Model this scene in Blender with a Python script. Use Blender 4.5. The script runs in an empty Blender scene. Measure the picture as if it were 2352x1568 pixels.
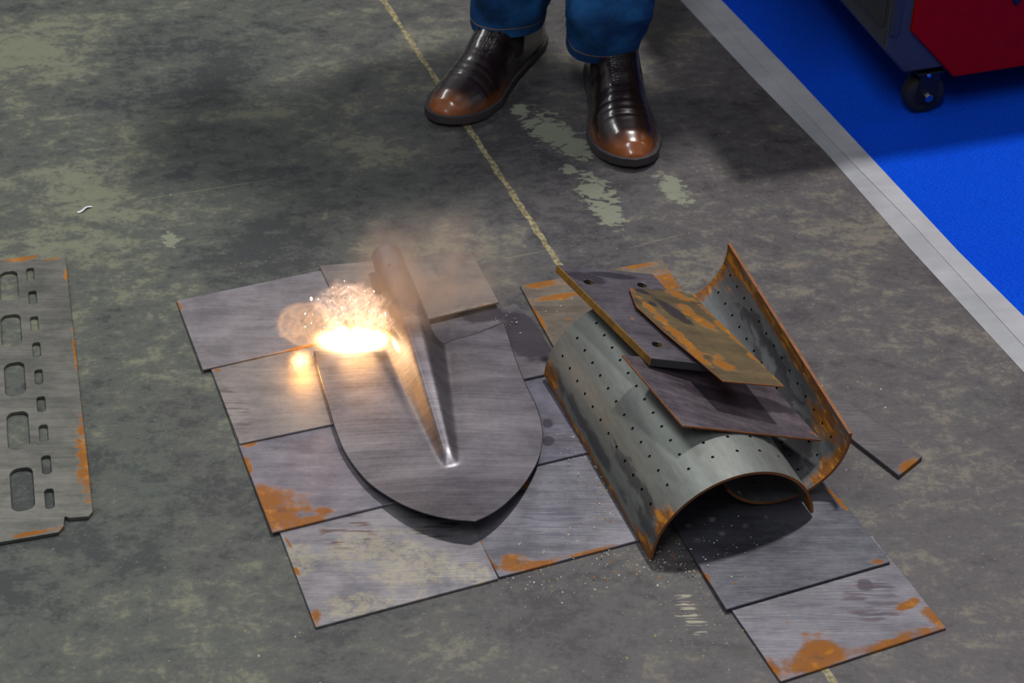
import bpy, bmesh, math, random
import numpy as np
from mathutils import Vector, Matrix, noise as mnoise

random.seed(7)
PI = math.pi
SC = bpy.context.scene
COL = SC.collection

# ------------------------------------------------------------------ camera
FOC, CAMH = 4208.0, 1.4
TH = math.atan(3386 / 4208.0)
cam_d = bpy.data.cameras.new('camera')
cam = bpy.data.objects.new('camera', cam_d)
COL.objects.link(cam)
cam.location = (0, 0, CAMH)
cam.rotation_euler = (PI / 2 - TH, 0, 0)
cam_d.sensor_width = 36
cam_d.lens = FOC / 2352 * 36
cam_d.clip_start = 0.02
cam_d.dof.use_dof = True
cam_d.dof.focus_distance = 2.12
cam_d.dof.aperture_fstop = 9.0
SC.camera = cam

# ------------------------------------------------------------------ view, world, lights
SC.view_settings.view_transform = 'Standard'
SC.view_settings.look = 'None'
SC.view_settings.gamma = 1
SC.view_settings.exposure = -0.08
SC.view_settings.use_curve_mapping = False
SC.cycles.use_denoising = True
SC.cycles.volume_bounces = 1
SC.cycles.sample_clamp_indirect = 6
SC.cycles.volume_step_rate = 0.5
SC.cycles.volume_max_steps = 256

W = bpy.data.worlds.new('world')
SC.world = W
W.use_nodes = True
wn = W.node_tree
bg = wn.nodes['Background']
tc = wn.nodes.new('ShaderNodeTexCoord')
sx = wn.nodes.new('ShaderNodeSeparateXYZ')
wn.links.new(tc.outputs['Generated'], sx.inputs[0])
rp = wn.nodes.new('ShaderNodeValToRGB')
els = rp.color_ramp.elements
els[0].position, els[0].color = 0.0, (.16, .16, .17, 1)
els[1].position, els[1].color = 1.0, (.20, .21, .25, 1)
for p_, c_ in ((.30, (.20, .20, .22, 1)), (.52, (.66, .68, .75, 1)), (.68, (.54, .56, .63, 1)), (.82, (.27, .28, .33, 1))):
    e = els.new(p_)
    e.color = c_
wn.links.new(sx.outputs['Z'], rp.inputs[0])
wn.links.new(rp.outputs[0], bg.inputs[0])
bg.inputs[1].default_value = 0.50


def lamp(name, kind, loc, energy, color=(1, 1, 1), target=None, **kw):
    d = bpy.data.lights.new(name, kind)
    d.energy = energy
    d.color = color
    for k, v in kw.items():
        setattr(d, k, v)
    o = bpy.data.objects.new(name, d)
    COL.objects.link(o)
    o.location = loc
    if target is not None:
        o.rotation_euler = (Vector(target) - Vector(loc)).to_track_quat('-Z', 'Y').to_euler()
    return o


# hall spotlight high behind the pile: casts the main shadows towards the camera
lamp('hall_spotlight', 'AREA', (.98, 3.35, 5.6), 270, (1, .97, .94), (.3, 1.8, 0), shape='DISK', size=.42)
lamp('hall_side_spotlight', 'AREA', (5.2, 3.1, 4.6), 22, (.95, .97, 1), (.3, 1.8, 0), shape='DISK', size=.3)
lamp('hall_strip_lamp', 'AREA', (-.45, -.3, 4.2), 72, (.93, .96, 1), (0, 2.2, 0), shape='RECTANGLE', size=.6, size_y=2.2)
lamp('hall_panel_lamp', 'AREA', (-3.0, 4.6, 5.0), 50, (.97, 1, .97), (0, 1.8, 0), shape='RECTANGLE', size=1.6, size_y=.5)


# ------------------------------------------------------------------ pixel -> point on the plane at height z
FW = Vector((0, math.cos(TH), -math.sin(TH)))
UP = Vector((0, math.sin(TH), math.cos(TH)))
RT = Vector((1, 0, 0))
CP = Vector((0, 0, CAMH))


def G(x, y, z=0.0):
    r = FW * FOC + RT * (x - 1176) + UP * (784 - y)
    return CP + r * ((z - CAMH) / r.z)


def Gp(x, y, p0, n):
    r = FW * FOC + RT * (x - 1176) + UP * (784 - y)
    return CP + r * ((Vector(p0) - CP).dot(n) / r.dot(n))


def lin(r, g, b):
    f = lambda c: (c / 255 / 12.92) if c <= 10 else (((c / 255) + .055) / 1.055) ** 2.4
    return (f(r), f(g), f(b), 1)


# ------------------------------------------------------------------ node helper
class NT:
    def __init__(s, name):
        s.plane = None
        s.mat = bpy.data.materials.new(name)
        s.mat.use_nodes = True
        s.t = s.mat.node_tree
        s.t.nodes.clear()
        s.out = s.t.nodes.new('ShaderNodeOutputMaterial')

    def n(s, kind, **kw):
        nd = s.t.nodes.new(kind)
        for k, v in kw.items():
            setattr(nd, k, v)
        return nd

    def set(s, inp, v):
        if isinstance(v, bpy.types.NodeSocket):
            s.t.links.new(v, inp)
        else:
            inp.default_value = v

    def m(s, op, a, b=0.0, c=0.0, clamp=False):
        nd = s.n('ShaderNodeMath', operation=op, use_clamp=clamp)
        s.set(nd.inputs[0], a)
        s.set(nd.inputs[1], b)
        if len(nd.inputs) > 2:
            s.set(nd.inputs[2], c)
        return nd.outputs[0]

    def pos(s, off=None):
        # object coordinates + origin of the object = metres on the floor
        c = s.n('ShaderNodeTexCoord').outputs['Object']
        if off is None:
            return c
        v = s.n('ShaderNodeVectorMath', operation='ADD')
        s.set(v.inputs[0], c)
        v.inputs[1].default_value = off
        return v.outputs[0]

    def uv(s):
        return s.n('ShaderNodeTexCoord').outputs['UV']

    def map(s, vec, rot=0.0, scale=(1, 1, 1), loc=(0, 0, 0), typ='POINT'):
        nd = s.n('ShaderNodeMapping', vector_type=typ)
        s.set(nd.inputs['Vector'], vec)
        nd.inputs['Location'].default_value = loc
        nd.inputs['Rotation'].default_value = (0, 0, rot)
        nd.inputs['Scale'].default_value = scale
        return nd.outputs[0]

    def noise(s, vec, scale, detail=4, rough=.55, dist=0.0):
        nd = s.n('ShaderNodeTexNoise')
        s.set(nd.inputs['Vector'], vec)
        nd.inputs['Scale'].default_value = scale
        nd.inputs['Detail'].default_value = detail
        nd.inputs['Roughness'].default_value = rough
        nd.inputs['Distortion'].default_value = dist
        return nd.outputs[0]

    def step(s, v, a, b):
        nd = s.n('ShaderNodeMapRange', interpolation_type='SMOOTHSTEP')
        s.set(nd.inputs['Value'], v)
        nd.inputs['From Min'].default_value = a
        nd.inputs['From Max'].default_value = b
        return nd.outputs[0]

    def mix(s, f, a, b, blend='MIX'):
        nd = s.n('ShaderNodeMix', data_type='RGBA', blend_type=blend)
        s.set(nd.inputs[0], f)
        s.set(nd.inputs[6], a)
        s.set(nd.inputs[7], b)
        return nd.outputs[2]

    def ell(s, vec, c, a, b, rot):
        """1 at the centre, 0 on the ellipse, negative outside"""
        p = s.map(vec, rot, (a, b, 1000), (c[0], c[1], 0), 'TEXTURE')
        l = s.n('ShaderNodeVectorMath', operation='LENGTH')
        s.set(l.inputs[0], p)
        return s.m('SUBTRACT', 1.0, l.outputs['Value'])

    def blob(s, vec, p, q, w, z=0.0):
        """an elongated patch from pixel p to pixel q, half width w metres"""
        if s.plane is not None:
            A, B = Gp(*p, *s.plane), Gp(*q, *s.plane)
        else:
            A, B = G(*p, z), G(*q, z)
        d = B - A
        c = (A + B) / 2
        return s.ell(vec, c, max(d.length / 2, w), w, math.atan2(d.y, d.x))

    def mx(s, vals):
        r = vals[0]
        for v in vals[1:]:
            r = s.m('MAXIMUM', r, v)
        return r

    def bsdf(s, color, rough=.5, metal=0.0, bump=None, bstr=.3, bdist=.001, **kw):
        b = s.n('ShaderNodeBsdfPrincipled')
        s.set(b.inputs['Base Color'], color)
        s.set(b.inputs['Roughness'], rough)
        s.set(b.inputs['Metallic'], metal)
        for k, v in kw.items():
            s.set(b.inputs[k.replace('_', ' ')], v)
        if bump is not None:
            bp = s.n('ShaderNodeBump')
            bp.inputs['Strength'].default_value = bstr
            bp.inputs['Distance'].default_value = bdist
            s.set(bp.inputs['Height'], bump)
            s.t.links.new(bp.outputs[0], b.inputs['Normal'])
        s.t.links.new(b.outputs[0], s.out.inputs['Surface'])
        return b


RUST = lin(136, 82, 14)
RUST_D = lin(104, 58, 30)
RUST_Y = lin(190, 122, 10)


def plain(name, col, rough=.5, metal=0.0, **kw):
    t = NT(name)
    v = t.pos()
    n = t.noise(v, 60, 4)
    c = t.mix(t.step(n, .3, .7), tuple(x * .86 for x in col[:3]) + (1,), col)
    t.bsdf(c, rough, metal, bump=n, bstr=.1, bdist=.0005, **kw)
    return t.mat


def steel(name, col, col2, origin, angle=0.22, rust=(), z=0.0, rust_amp=1.5, paint=(), pale=(), scratch=(),
          metal=.55, rough=.42, edge=None, spots=.0, rustcol=None, streak=1.0, plane=None, pale_col=None):
    """mill steel sheet: streaks along 'angle', patches of rust / soot / pale dust at given places"""
    t = NT(name)
    t.plane = plane
    P = t.pos(origin)
    st = t.map(P, -angle, (10, 90, 30))
    st2 = t.map(P, -angle, (30, 420, 60))
    n1 = t.noise(st, 1, 5, .6, .4)
    n2 = t.noise(st2, 1, 3, .6)
    n3 = t.noise(P, 22, 5, .6)
    n4 = t.noise(t.map(P, -angle, (1, 2.2, 1)), 9, 6, .66, .6)
    n5 = t.noise(P, 150, 4, .7)
    f = t.m('MULTIPLY_ADD', n1, .35 * streak, t.m('MULTIPLY', n3, .35))
    f = t.m('MULTIPLY_ADD', n2, .18, f)
    f = t.m('MULTIPLY_ADD', n4, .55, f)
    f = t.m('MULTIPLY_ADD', n5, .22, f)
    mid = .5 * (.35 * streak + .35 + .18 + .55 + .22)
    c = t.mix(t.step(f, mid - .22, mid + .22), col, col2)
    nr = t.noise(P, 38, 7, .68, .3)
    nrs = t.noise(st, .8, 5, .6)
    nb = t.m('MULTIPLY_ADD', nr, .6, t.m('MULTIPLY', nrs, .4))
    jit = t.m('MULTIPLY', t.m('SUBTRACT', nb, .5), rust_amp)
    rmask = None
    if pale:
        v = t.mx([t.blob(P, *b, z) for b in pale])
        k = t.step(t.m('ADD', v, t.m('MULTIPLY', jit, 2.2)), .05, .45)
        k = t.m('MULTIPLY', k, t.step(n5, .3, .6))
        c = t.mix(t.m('MULTIPLY', k, .6), c, pale_col or lin(158, 150, 126))
    if paint:
        v = t.mx([t.blob(P, *b, z) for b in paint])
        k = t.step(t.m('ADD', v, jit), .0, .35)
        c = t.mix(t.m('MULTIPLY', k, .85), c, lin(58, 52, 60))
    if scratch:
        for (p, q, w, ang, sc_, colr) in scratch:
            v = t.blob(P, p, q, w, z)
            hatch = t.noise(t.map(P, -ang, (20, sc_, 1)), 1, 2, .5)
            k = t.m('MULTIPLY', t.step(v, .0, .3), t.step(hatch, .5, .58))
            c = t.mix(t.m('MULTIPLY', k, .7), c, colr)
    vals = []
    if rust:
        vals += [t.blob(P, *b, z) for b in rust]
    if vals:
        v = t.mx(vals)
        rmask = t.step(t.m('ADD', v, t.m('MULTIPLY', jit, 2.1)), -.02, .55)
        rc = t.mix(t.step(nr, .28, .52), rustcol or lin(104, 66, 34), RUST)
        rc = t.mix(t.m('MULTIPLY', t.step(t.noise(P, 60, 4, .65), .52, .75), .7), rc, RUST_Y)
        c = t.mix(t.m('MULTIPLY', rmask, t.m('MULTIPLY_ADD', n5, .5, .6), clamp=True), c, rc)
    if spots > 0:
        k = t.step(nb, .64, .70)
        c = t.mix(t.m('MULTIPLY', k, spots), c, RUST)
    rg = t.m('MULTIPLY_ADD', n3, .18, rough - .09)
    mt = metal
    if rmask is not None:
        rg = t.m('MULTIPLY_ADD', rmask, .35, rg, clamp=True)
        mt = t.m('MULTIPLY_ADD', rmask, -metal, metal)
    spec = .5 if rmask is None else t.m('MULTIPLY_ADD', rmask, -.38, .5)
    t.bsdf(c, rg, mt, bump=t.m('ADD', n2, t.m('MULTIPLY', nr, .7)), bstr=.22, bdist=.0006, Specular_IOR_Level=spec)
    return t.mat


# ------------------------------------------------------------------ object helpers
def tag(o, label=None, cat=None, group=None, kind=None):
    if label: o['label'] = label
    if cat: o['category'] = cat
    if group: o['group'] = group
    if kind: o['kind'] = kind
    return o


def empty(name, loc=(0, 0, 0)):
    o = bpy.data.objects.new(name, None)
    COL.objects.link(o)
    o.location = loc
    o.empty_display_size = .05
    return o


def mesh_obj(name, verts, faces, mat=None, parent=None, smooth=False, origin=None, uvs=None):
    me = bpy.data.meshes.new(name)
    if origin is not None:
        verts = [Vector(v) - Vector(origin) for v in verts]
    me.from_pydata([tuple(v) for v in verts], [], faces)
    if uvs is not None:
        ul = me.uv_layers.new(name='UVMap')
        for l in me.loops:
            ul.data[l.index].uv = uvs[l.vertex_index]
    me.update()
    o = bpy.data.objects.new(name, me)
    COL.objects.link(o)
    if origin is not None:
        o.location = origin
    if mat:
        me.materials.append(mat)
    if smooth:
        for p in me.polygons:
            p.use_smooth = True
    if parent is not None:
        o.parent = parent
        o.location = Vector(o.location) - Vector(parent.location)
    return o


def bevel(o, w=.001, seg=2, ang=35):
    b = o.modifiers.new('bevel', 'BEVEL')
    b.width = w
    b.segments = seg
    b.limit_method = 'ANGLE'
    b.angle_limit = math.radians(ang)
    return o


def fix_normals(o):
    bm = bmesh.new()
    bm.from_mesh(o.data)
    bmesh.ops.recalc_face_normals(bm, faces=bm.faces)
    bm.to_mesh(o.data)
    bm.free()


def slab(name, top, thick, mat, parent=None, origin=None, nrm=None, bev=.0006):
    """polygon 'top' (points in one plane) with thickness going down along the normal"""
    top = [Vector(p) for p in top]
    n = (top[1] - top[0]).cross(top[-1] - top[0]).normalized()
    if n.z < 0:
        n = -n
    k = len(top)
    vs = top + [p - n * thick for p in top]
    fs = [list(range(k)), list(range(2 * k - 1, k - 1, -1))]
    for i in range(k):
        j = (i + 1) % k
        fs.append([i, i + k, j + k, j])
    if origin is None:
        origin = sum(top, Vector()) / k
    o = mesh_obj(name, vs, fs, mat, parent, origin=origin)
    fix_normals(o)
    if bev:
        bevel(o, bev, 1)
    return o


def plane_z(p3):
    """from three (px,py,z) gives p0, n"""
    a, b, c = [G(*p) for p in p3]
    n = (b - a).cross(c - a).normalized()
    return a, (n if n.z > 0 else -n)


def box(bm, c, s, rot=None):
    m = Matrix.Translation(c)
    if rot is not None:
        m = m @ rot
    r = bmesh.ops.create_cube(bm, size=1, matrix=m @ Matrix.Diagonal((s[0], s[1], s[2], 1)))
    return r['verts']


def cyl(bm, a, b, r1, r2=None, seg=24):
    a, b = Vector(a), Vector(b)
    d = b - a
    m = Matrix.Translation((a + b) / 2) @ d.to_track_quat('Z', 'Y').to_matrix().to_4x4()
    bmesh.ops.create_cone(bm, cap_ends=True, segments=seg, radius1=r1, radius2=r1 if r2 is None else r2,
                          depth=d.length, matrix=m)


def from_bm(name, bm, mat, parent=None, origin=(0, 0, 0), smooth=False, ang=None):
    me = bpy.data.meshes.new(name)
    bmesh.ops.translate(bm, verts=bm.verts, vec=-Vector(origin))
    bm.to_mesh(me)
    bm.free()
    o = bpy.data.objects.new(name, me)
    COL.objects.link(o)
    o.location = origin
    me.materials.append(mat)
    if smooth:
        for p in me.polygons:
            p.use_smooth = True
        if ang is not None:
            me.set_sharp_from_angle(angle=math.radians(ang))
    if parent is not None:
        o.parent = parent
        o.location = Vector(origin) - Vector(parent.location)
    return o


# ------------------------------------------------------------------ floor
def floor_material():
    t = NT('worn_concrete_floor')
    P = t.pos()
    ps = t.map(P, -.2, (1, 1.45, 1))
    n0 = t.noise(ps, 2.6, 4, .55, .3)
    n1 = t.noise(ps, 8, 7, .66, .5)
    n2 = t.noise(ps, 34, 9, .74, .3)
    n3 = t.noise(P, 150, 5, .65)
    f = t.m('MULTIPLY_ADD', n0, .40, t.m('MULTIPLY', n1, .58))
    f = t.m('MULTIPLY_ADD', n2, .62, f)
    f = t.m('MULTIPLY_ADD', n3, .25, f)          # mean about .925
    dark = t.mx([t.blob(P, *b) for b in [((180, 400), (720, 380), .14), ((230, 80), (560, 230), .16),
                                          ((760, 600), (430, 560), .12), ((1250, 300), (1120, 240), .1)]])
    f = t.m('SUBTRACT', f, t.m('MULTIPLY', t.step(dark, -.1, .6), .085))
    light = t.mx([t.blob(P, *b) for b in [((0, 420), (220, 480), .22), ((1750, 650), (1500, 740), .13),
                                           ((1100, 350), (760, 330), .07), ((0, 60), (60, 200), .2),
                                           ((1150, 560), (1000, 560), .10)]])
    f = t.m('ADD', f, t.m('MULTIPLY', t.step(light, -.2, .8), .07))
    sp = t.n('ShaderNodeSeparateXYZ')
    t.set(sp.inputs[0], P)
    gx = t.step(sp.outputs[0], -.55, .35)
    dk = t.mix(gx, lin(52, 55, 55), lin(58, 53, 57))
    md = t.mix(gx, lin(76, 79, 73), lin(76, 72, 74))
    lt = t.mix(gx, lin(108, 110, 92), lin(106, 100, 90))
    c = t.mix(t.step(f, .78, .93), dk, md)
    c = t.mix(t.step(f, .93, 1.09), c, lt)
    # green bluish stains
    c = t.mix(t.m('MULTIPLY', t.step(t.noise(P, 9, 6, .7), .55, .72), .35), c, lin(70, 84, 74))
    # fine speckle of pale grit
    c = t.mix(t.m('MULTIPLY', t.step(t.noise(P, 260, 2, .5), .66, .74), .35), c, lin(150, 144, 118))
    # blistered light coating left in patches
    jit = t.m('MULTIPLY', t.m('SUBTRACT', t.noise(t.map(P, -.2, (1, 1.8, 1)), 48, 7, .7, .6), .5), 4.5)
    pat = t.mx([t.blob(P, *b) for b in [((1215, 260), (1330, 350), .030), ((1300, 320), (1345, 360), .028),
                                         ((1345, 400), (1390, 475), .024), ((1370, 450), (1420, 530), .02),
                                         ((1520, 400), (1570, 465), .018), ((1210, 265), (1180, 240), .015),
                                         ((385, 535), (405, 565), .012), ((1290, 380), (1320, 400), .012)]])
    pm = t.step(t.m('ADD', pat, jit), .08, .2)
    c = t.mix(t.m('MULTIPLY', pm, .7), c, lin(128, 132, 112))
    # hatch of white scrape marks in front of the pipe
    sc = t.blob(P, (1565, 1350), (1605, 1465), .013)
    hatch = t.noise(t.map(P, -.3, (25, 330, 1)), 1, 1, .4)
    sm = t.m('MULTIPLY', t.step(t.m('ADD', sc, jit), .0, .5), t.step(hatch, .5, .58))
    c = t.mix(t.m('MULTIPLY', sm, .6), c, lin(170, 164, 140))
    # saw cut joints filled with sandy mastic
    lines = []
    for (a, b, w) in [((880, 0), (1275, 592), .0042), ((1275, 592), (1900, 1545), .0042)]:
        A, B = G(*a), G(*b)
        ang = math.atan2(B.y - A.y, B.x - A.x)
        q = t.map(P, ang, (1, 1, 1), (A.x, A.y, 0), 'TEXTURE')
        s2 = t.n('ShaderNodeSeparateXYZ')
        t.set(s2.inputs[0], q)
        wob = t.m('MULTIPLY', t.m('SUBTRACT', t.noise(P, 35, 4, .6), .5), .009)
        d = t.m('ABSOLUTE', t.m('ADD', s2.outputs[1], wob))
        wn_ = t.m('MULTIPLY_ADD', t.noise(P, 22, 3), .006, w - .003)
        k = t.step(t.m('SUBTRACT', wn_, d), -.0008, .0012)
        L = (B - A).length
        k = t.m('MULTIPLY', k, t.step(s2.outputs[0], -1.5, -1.49) if a[1] == 0 else t.step(s2.outputs[0], 0, .001))
        k = t.m('MULTIPLY', k, t.step(t.m('SUBTRACT', L if a[1] == 0 else L + 1, s2.outputs[0]), 0, .001))
        lines.append(k)
    jm = t.mx(lines)
    jc = t.mix(t.step(t.noise(P, 150, 3), .35, .65), lin(104, 94, 66), lin(158, 147, 110))
    c = t.mix(t.m('MULTIPLY', jm, .9), c, jc)
    # hairline cracks
    crack = []
    for (a, b) in [((250, 470), (700, 400)), ((1130, 600), (1270, 572)), ((1420, 575), (1600, 530))]:
        crack.append(t.blob(P, a, b, .0012))
    c = t.mix(t.m('MULTIPLY', t.step(t.mx(crack), .0, .5), .45), c, lin(130, 124, 96))
    rg = t.m('MULTIPLY_ADD', n2, .35, .36)
    t.bsdf(c, rg, 0.0, bump=t.m('ADD', n2, n3), bstr=.25, bdist=.0012, Specular_IOR_Level=.35)
    return t.mat


fl = mesh_obj('floor', [(-6, -3, 0), (6, -3, 0), (6, 9, 0), (-6, 9, 0), (-6, -3, -.1), (6, -3, -.1), (6, 9, -.1), (-6, 9, -.1)],
              [(0, 1, 2, 3), (7, 6, 5, 4), (0, 4, 5, 1), (1, 5, 6, 2), (2, 6, 7, 3), (3, 7, 4, 0)], floor_material())
tag(fl, kind='structure')


# ------------------------------------------------------------------ carpet and tape
def extend(pts):
    a, b = pts[0], pts[1]
    d = (a - b).normalized()
    c, e2 = pts[-1], pts[-2]
    d2 = (c - e2).normalized()
    return [a + d * 1.6] + pts + [c + d2 * 1.2]


tl = extend([G(*p) for p in [(1562, 0), (1726, 176), (1897, 351), (2089, 570), (2352, 856)]])
tm = extend([G(*p) for p in [(1600, 0), (1680, 83), (1924, 346), (2092, 518), (2340, 790)]])
tr = extend([G(*p) for p in [(1650, 0), (1825, 181), (1979, 346), (2198, 582), (2352, 735)]])


def carpet_mat():
    t = NT('blue_needle_felt')
    P = t.pos()
    n = t.noise(P, 420, 3, .7)
    n2 = t.noise(t.map(P, .7, (260, 900, 1)), 1, 2, .6)
    n3 = t.noise(P, 4, 4, .5)
    f = t.m('MULTIPLY_ADD', n, .5, t.m('MULTIPLY', n2, .5))
    c = t.mix(t.step(f, .38, .62), (0.0, .036, .42, 1), (.0, .075, .66, 1))
    c = t.mix(t.m('MULTIPLY', t.step(n3, .45, .7), .25), c, (.0, .03, .5, 1))
    t.bsdf(c, .95, 0.0, bump=f, bstr=.8, bdist=.002, Specular_IOR_Level=.1)
    return t.mat


cv = [Vector((p.x, p.y, .003)) for p in tm]
far = [Vector((4.2, cv[-1].y, .003)), Vector((4.2, cv[0].y, .003))]
carpet = slab('carpet', cv + far, .003, carpet_mat(), origin=(1.5, 2.5, 0), bev=0)
tag(carpet, 'bright blue felt carpet under the red machine, edged with grey tape', 'carpet')


def tape_mat(name, c1, c2, origin):
    t = NT(name)
    P = t.pos(origin)
    n = t.noise(P, 9, 5, .6)
    n2 = t.noise(t.map(P, .8, (8, 60, 1)), 1, 3)
    c = t.mix(t.step(t.m('MULTIPLY_ADD', n, .75, t.m('MULTIPLY', n2, .25)), .3, .7), c1, c2)
    t.bsdf(c, .5, 0.0, bump=n2, bstr=.15, bdist=.0005, Specular_IOR_Level=.4)
    return t.mat


def ribbon(name, L, R, z, th, mat, origin):
    vs, fs = [], []
    k = len(L)
    for dz in (0, -th):
        for a, b in zip(L, R):
            vs.append(Vector((a.x, a.y, z[0] + dz)))
            vs.append(Vector((b.x, b.y, z[1] + dz)))
    m = 2 * k
    for i in range(k - 1):
        a = 2 * i
        fs += [(a, a + 1, a + 3, a + 2), (m + a, m + a + 2, m + a + 3, m + a + 1),
               (a, a + 2, m + a + 2, m + a), (a + 1, m + a + 1, m + a + 3, a + 3)]
    fs += [(0, m, m + 1, 1), (m - 2, m - 1, 2 * m - 1, 2 * m - 2)]
    o = mesh_obj(name, vs, fs, mat, origin=origin)
    fix_normals(o)
    return o


om = G(1900, 330)
lap = [a.lerp(b, .12) for a, b in zip(tm, tr)]
tp1 = ribbon('floor_tape', tl, lap, (.0006, .0048), .0004, tape_mat('grey_tape', lin(134, 136, 140), lin(160, 160, 164), om), om)
tag(tp1, 'grey adhesive tape strip stuck on the bare floor side of the carpet edge', 'tape')
tp2 = ribbon('floor_tape', tm, tr, (.0050, .0050), .0002, tape_mat('pale_tape', lin(146, 147, 152), lin(168, 167, 172), om), om)
tag(tp2, 'light grey adhesive tape strip bordering the blue carpet surface directly', 'tape')


# ------------------------------------------------------------------ sheet steel on the floor
V1, V2 = lin(112, 107, 110), lin(150, 144, 148)       # violet grey mill scale
D1, D2 = lin(78, 76, 84), lin(118, 116, 126)
K1, K2 = lin(72, 66, 76), lin(116, 104, 116)
TK = .0032


def plate(label, px, z3, cols=(V1, V2), th=TK, angle=.21, **kw):
    """px corners of the upper face; z3 = heights of the first three corners' plane (three px,py,z)"""
    p0, n = plane_z(z3)
    pts = [Gp(x, y, p0, n) for x, y in px]
    o = sum(pts, Vector()) / len(pts)
    z = kw.pop('z', o.z)
    mat = steel('sheet_steel', cols[0], cols[1], o, angle=angle, z=z, plane=(p0, n), **kw)
    p = slab('steel_plate', pts, th, mat)
    tag(p, label, 'steel plate')
    return p


def shingle(px, ztop, zbot):
    """px order TL, TR, BR, BL"""
    return [(px[0][0], px[0][1], ztop), (px[1][0], px[1][1], ztop), (px[3][0], px[3][1], zbot)]


GT = 'plates laid as a work mat under the shovel'
p = [(405, 690), (790, 609), (863, 757), (465, 848)]
plate('lilac grey steel plate left of the flames, its left corner rusty', p,
      shingle(p, TK + .0002, 2 * TK + .0003), rust=[((400, 680), (418, 730), .006), ((630, 812), (760, 780), .003)])
p = [(472, 815), (870, 728), (960, 932), (550, 1018)]
plate('grey steel plate with the small fire on it, left of the blade corner', p,
      shingle(p, TK, 2 * TK + .0002), cols=(lin(104, 100, 100), lin(142, 136, 134)), rough=.56,
      rust=[((490, 852), (510, 848), .003)], scratch=[((500, 880), (570, 1000), .02, 1.9, 200, lin(90, 80, 72))])
p = [(534, 985), (950, 900), (1045, 1119), (625, 1222)]
plate('steel plate with a broad orange rust patch, left of the lower blade', p,
      shingle(p, TK, 2 * TK + .0002), cols=(lin(98, 94, 102), lin(138, 132, 140)),
      rust=[((590, 1110), (640, 1200), .034), ((625, 1150), (650, 1215), .045), ((550, 1020), (600, 1012), .009),
            ((620, 1215), (780, 1178), .010), ((560, 1040), (575, 1100), .006), ((720, 1170), (770, 1180), .014)])
p = [(626, 1180), (1029, 1083), (1145, 1328), (725, 1440)]
plate("front left steel plate mottled with pale yellow stains, rusty at one corner", p,
      shingle(p, TK, TK), cols=(lin(98, 96, 104), lin(142, 138, 140)),
      pale=[((660, 1250), (700, 1330), .03), ((740, 1290), (930, 1230), .035), ((720, 1400), (900, 1380), .03),
            ((820, 1300), (1060, 1290), .05), ((1080, 1300), (1110, 1340), .02)],
      rust=[((722, 1440), (728, 1395), .008), ((735, 1433), (712, 1405), .006), ((672, 1300), (690, 1325), .0035),
            ((650, 1225), (672, 1262), .0022)],
      scratch=[((730, 1200), (860, 1240), .03, 2.2, 160, lin(92, 62, 50)), ((930, 1180), (1060, 1215), .03, .75, 220, lin(48, 46, 52))])
p = [(1020, 1085), (1390, 1000), (1490, 1234), (1146, 1325)]
plate('front middle steel plate right of the blade tip, rust streak along its lower edge', p,
      shingle(p, .0005 + TK, TK), cols=(lin(82, 81, 88), lin(124, 122, 130)),
      rust=[((1110, 1270), (1150, 1322), .007), ((1146, 1320), (1300, 1280), .008), ((1160, 1300), (1200, 1290), .02),
            ((1100, 1240), (1106, 1250), .004), ((1190, 1125), (1215, 1100), .008), ((1280, 1285), (1420, 1250), .003)],
      scratch=[((1180, 1210), (1350, 1180), .03, .25, 260, lin(84, 84, 98))])
p = [(930, 930), (1330, 838), (1400, 1026), (1010, 1119)]
plate('steel plate showing between the blade and the perforated half pipe, with a dark smudge', p,
      shingle(p, TK, 2 * TK + .0004), cols=(D1, lin(120, 118, 132)),
      paint=[((1256, 1000), (1262, 1026), .009), ((1255, 960), (1260, 985), .007)])
p = [(880, 770), (1185, 697), (1222, 733), (1265, 800), (1290, 850), (950, 925)]
plate('soot blackened steel plate behind the right shoulder of the shovel blade', p,
      [(880, 770, TK), (1185, 697, TK), (950, 925, 2 * TK + .0006)], cols=(lin(84, 78, 84), lin(124, 118, 122)), angle=-.8,
      paint=[((1160, 705), (1240, 840), .032), ((1060, 735), (1180, 712), .018), ((1200, 720), (1260, 830), .02)])
p = [(733, 610), (1083, 577), (1146, 693), (812, 772)]
plate('steel plate under the shovel socket, wrapped in smoke, with a bright ground lower edge', p,
      shingle(p, TK * 1.6, 3 * TK + .001), cols=(lin(108, 98, 96), lin(146, 136, 130)),
      rust=[((1080, 712), (1146, 696), .004)], pale=[((990, 730), (1140, 692), .008)])
p = [(1194, 655), (1522, 596), (1625, 753), (1300, 848)]
plate('rust edged steel plate behind the half pipes, partly covered by the thick bar', p,
      shingle(p, TK, TK), cols=(lin(92, 84, 76), lin(130, 118, 104)), rust_amp=2.0,
      rust=[((1194, 660), (1290, 642), .014), ((1198, 665), (1270, 790), .006), ((1400, 615), (1520, 600), .018),
            ((1500, 610), (1570, 680), .022), ((1290, 735), (1310, 730), .004), ((1225, 690), (1350, 670), .007)])
p = [(1635, 1335), (2004, 1229), (2174, 1441), (1793, 1565)]
plate('nearest right steel plate with rusty front corners and a scribbled dark patch', p,
      shingle(p, TK, TK), cols=(lin(78, 77, 84), lin(112, 109, 116)), angle=.3,
      rust=[((1780, 1550), (1960, 1490), .018), ((1950, 1505), (2170, 1442), .012), ((2120, 1390), (2172, 1440), .012),
            ((1760, 1510), (1795, 1562), .008), ((1830, 1500), (1930, 1480), .02), ((2060, 1400), (2120, 1370), .006)],
      scratch=[((1950, 1390), (2060, 1370), .035, .95, 160, lin(70, 58, 64)), ((1950, 1420), (2040, 1330), .030, .9, 260, lin(62, 58, 70))],
      paint=[((1975, 1345), (2000, 1340), .01)])
p = [(1505, 1137), (1860, 1052), (2045, 1290), (1668, 1399)]
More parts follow.
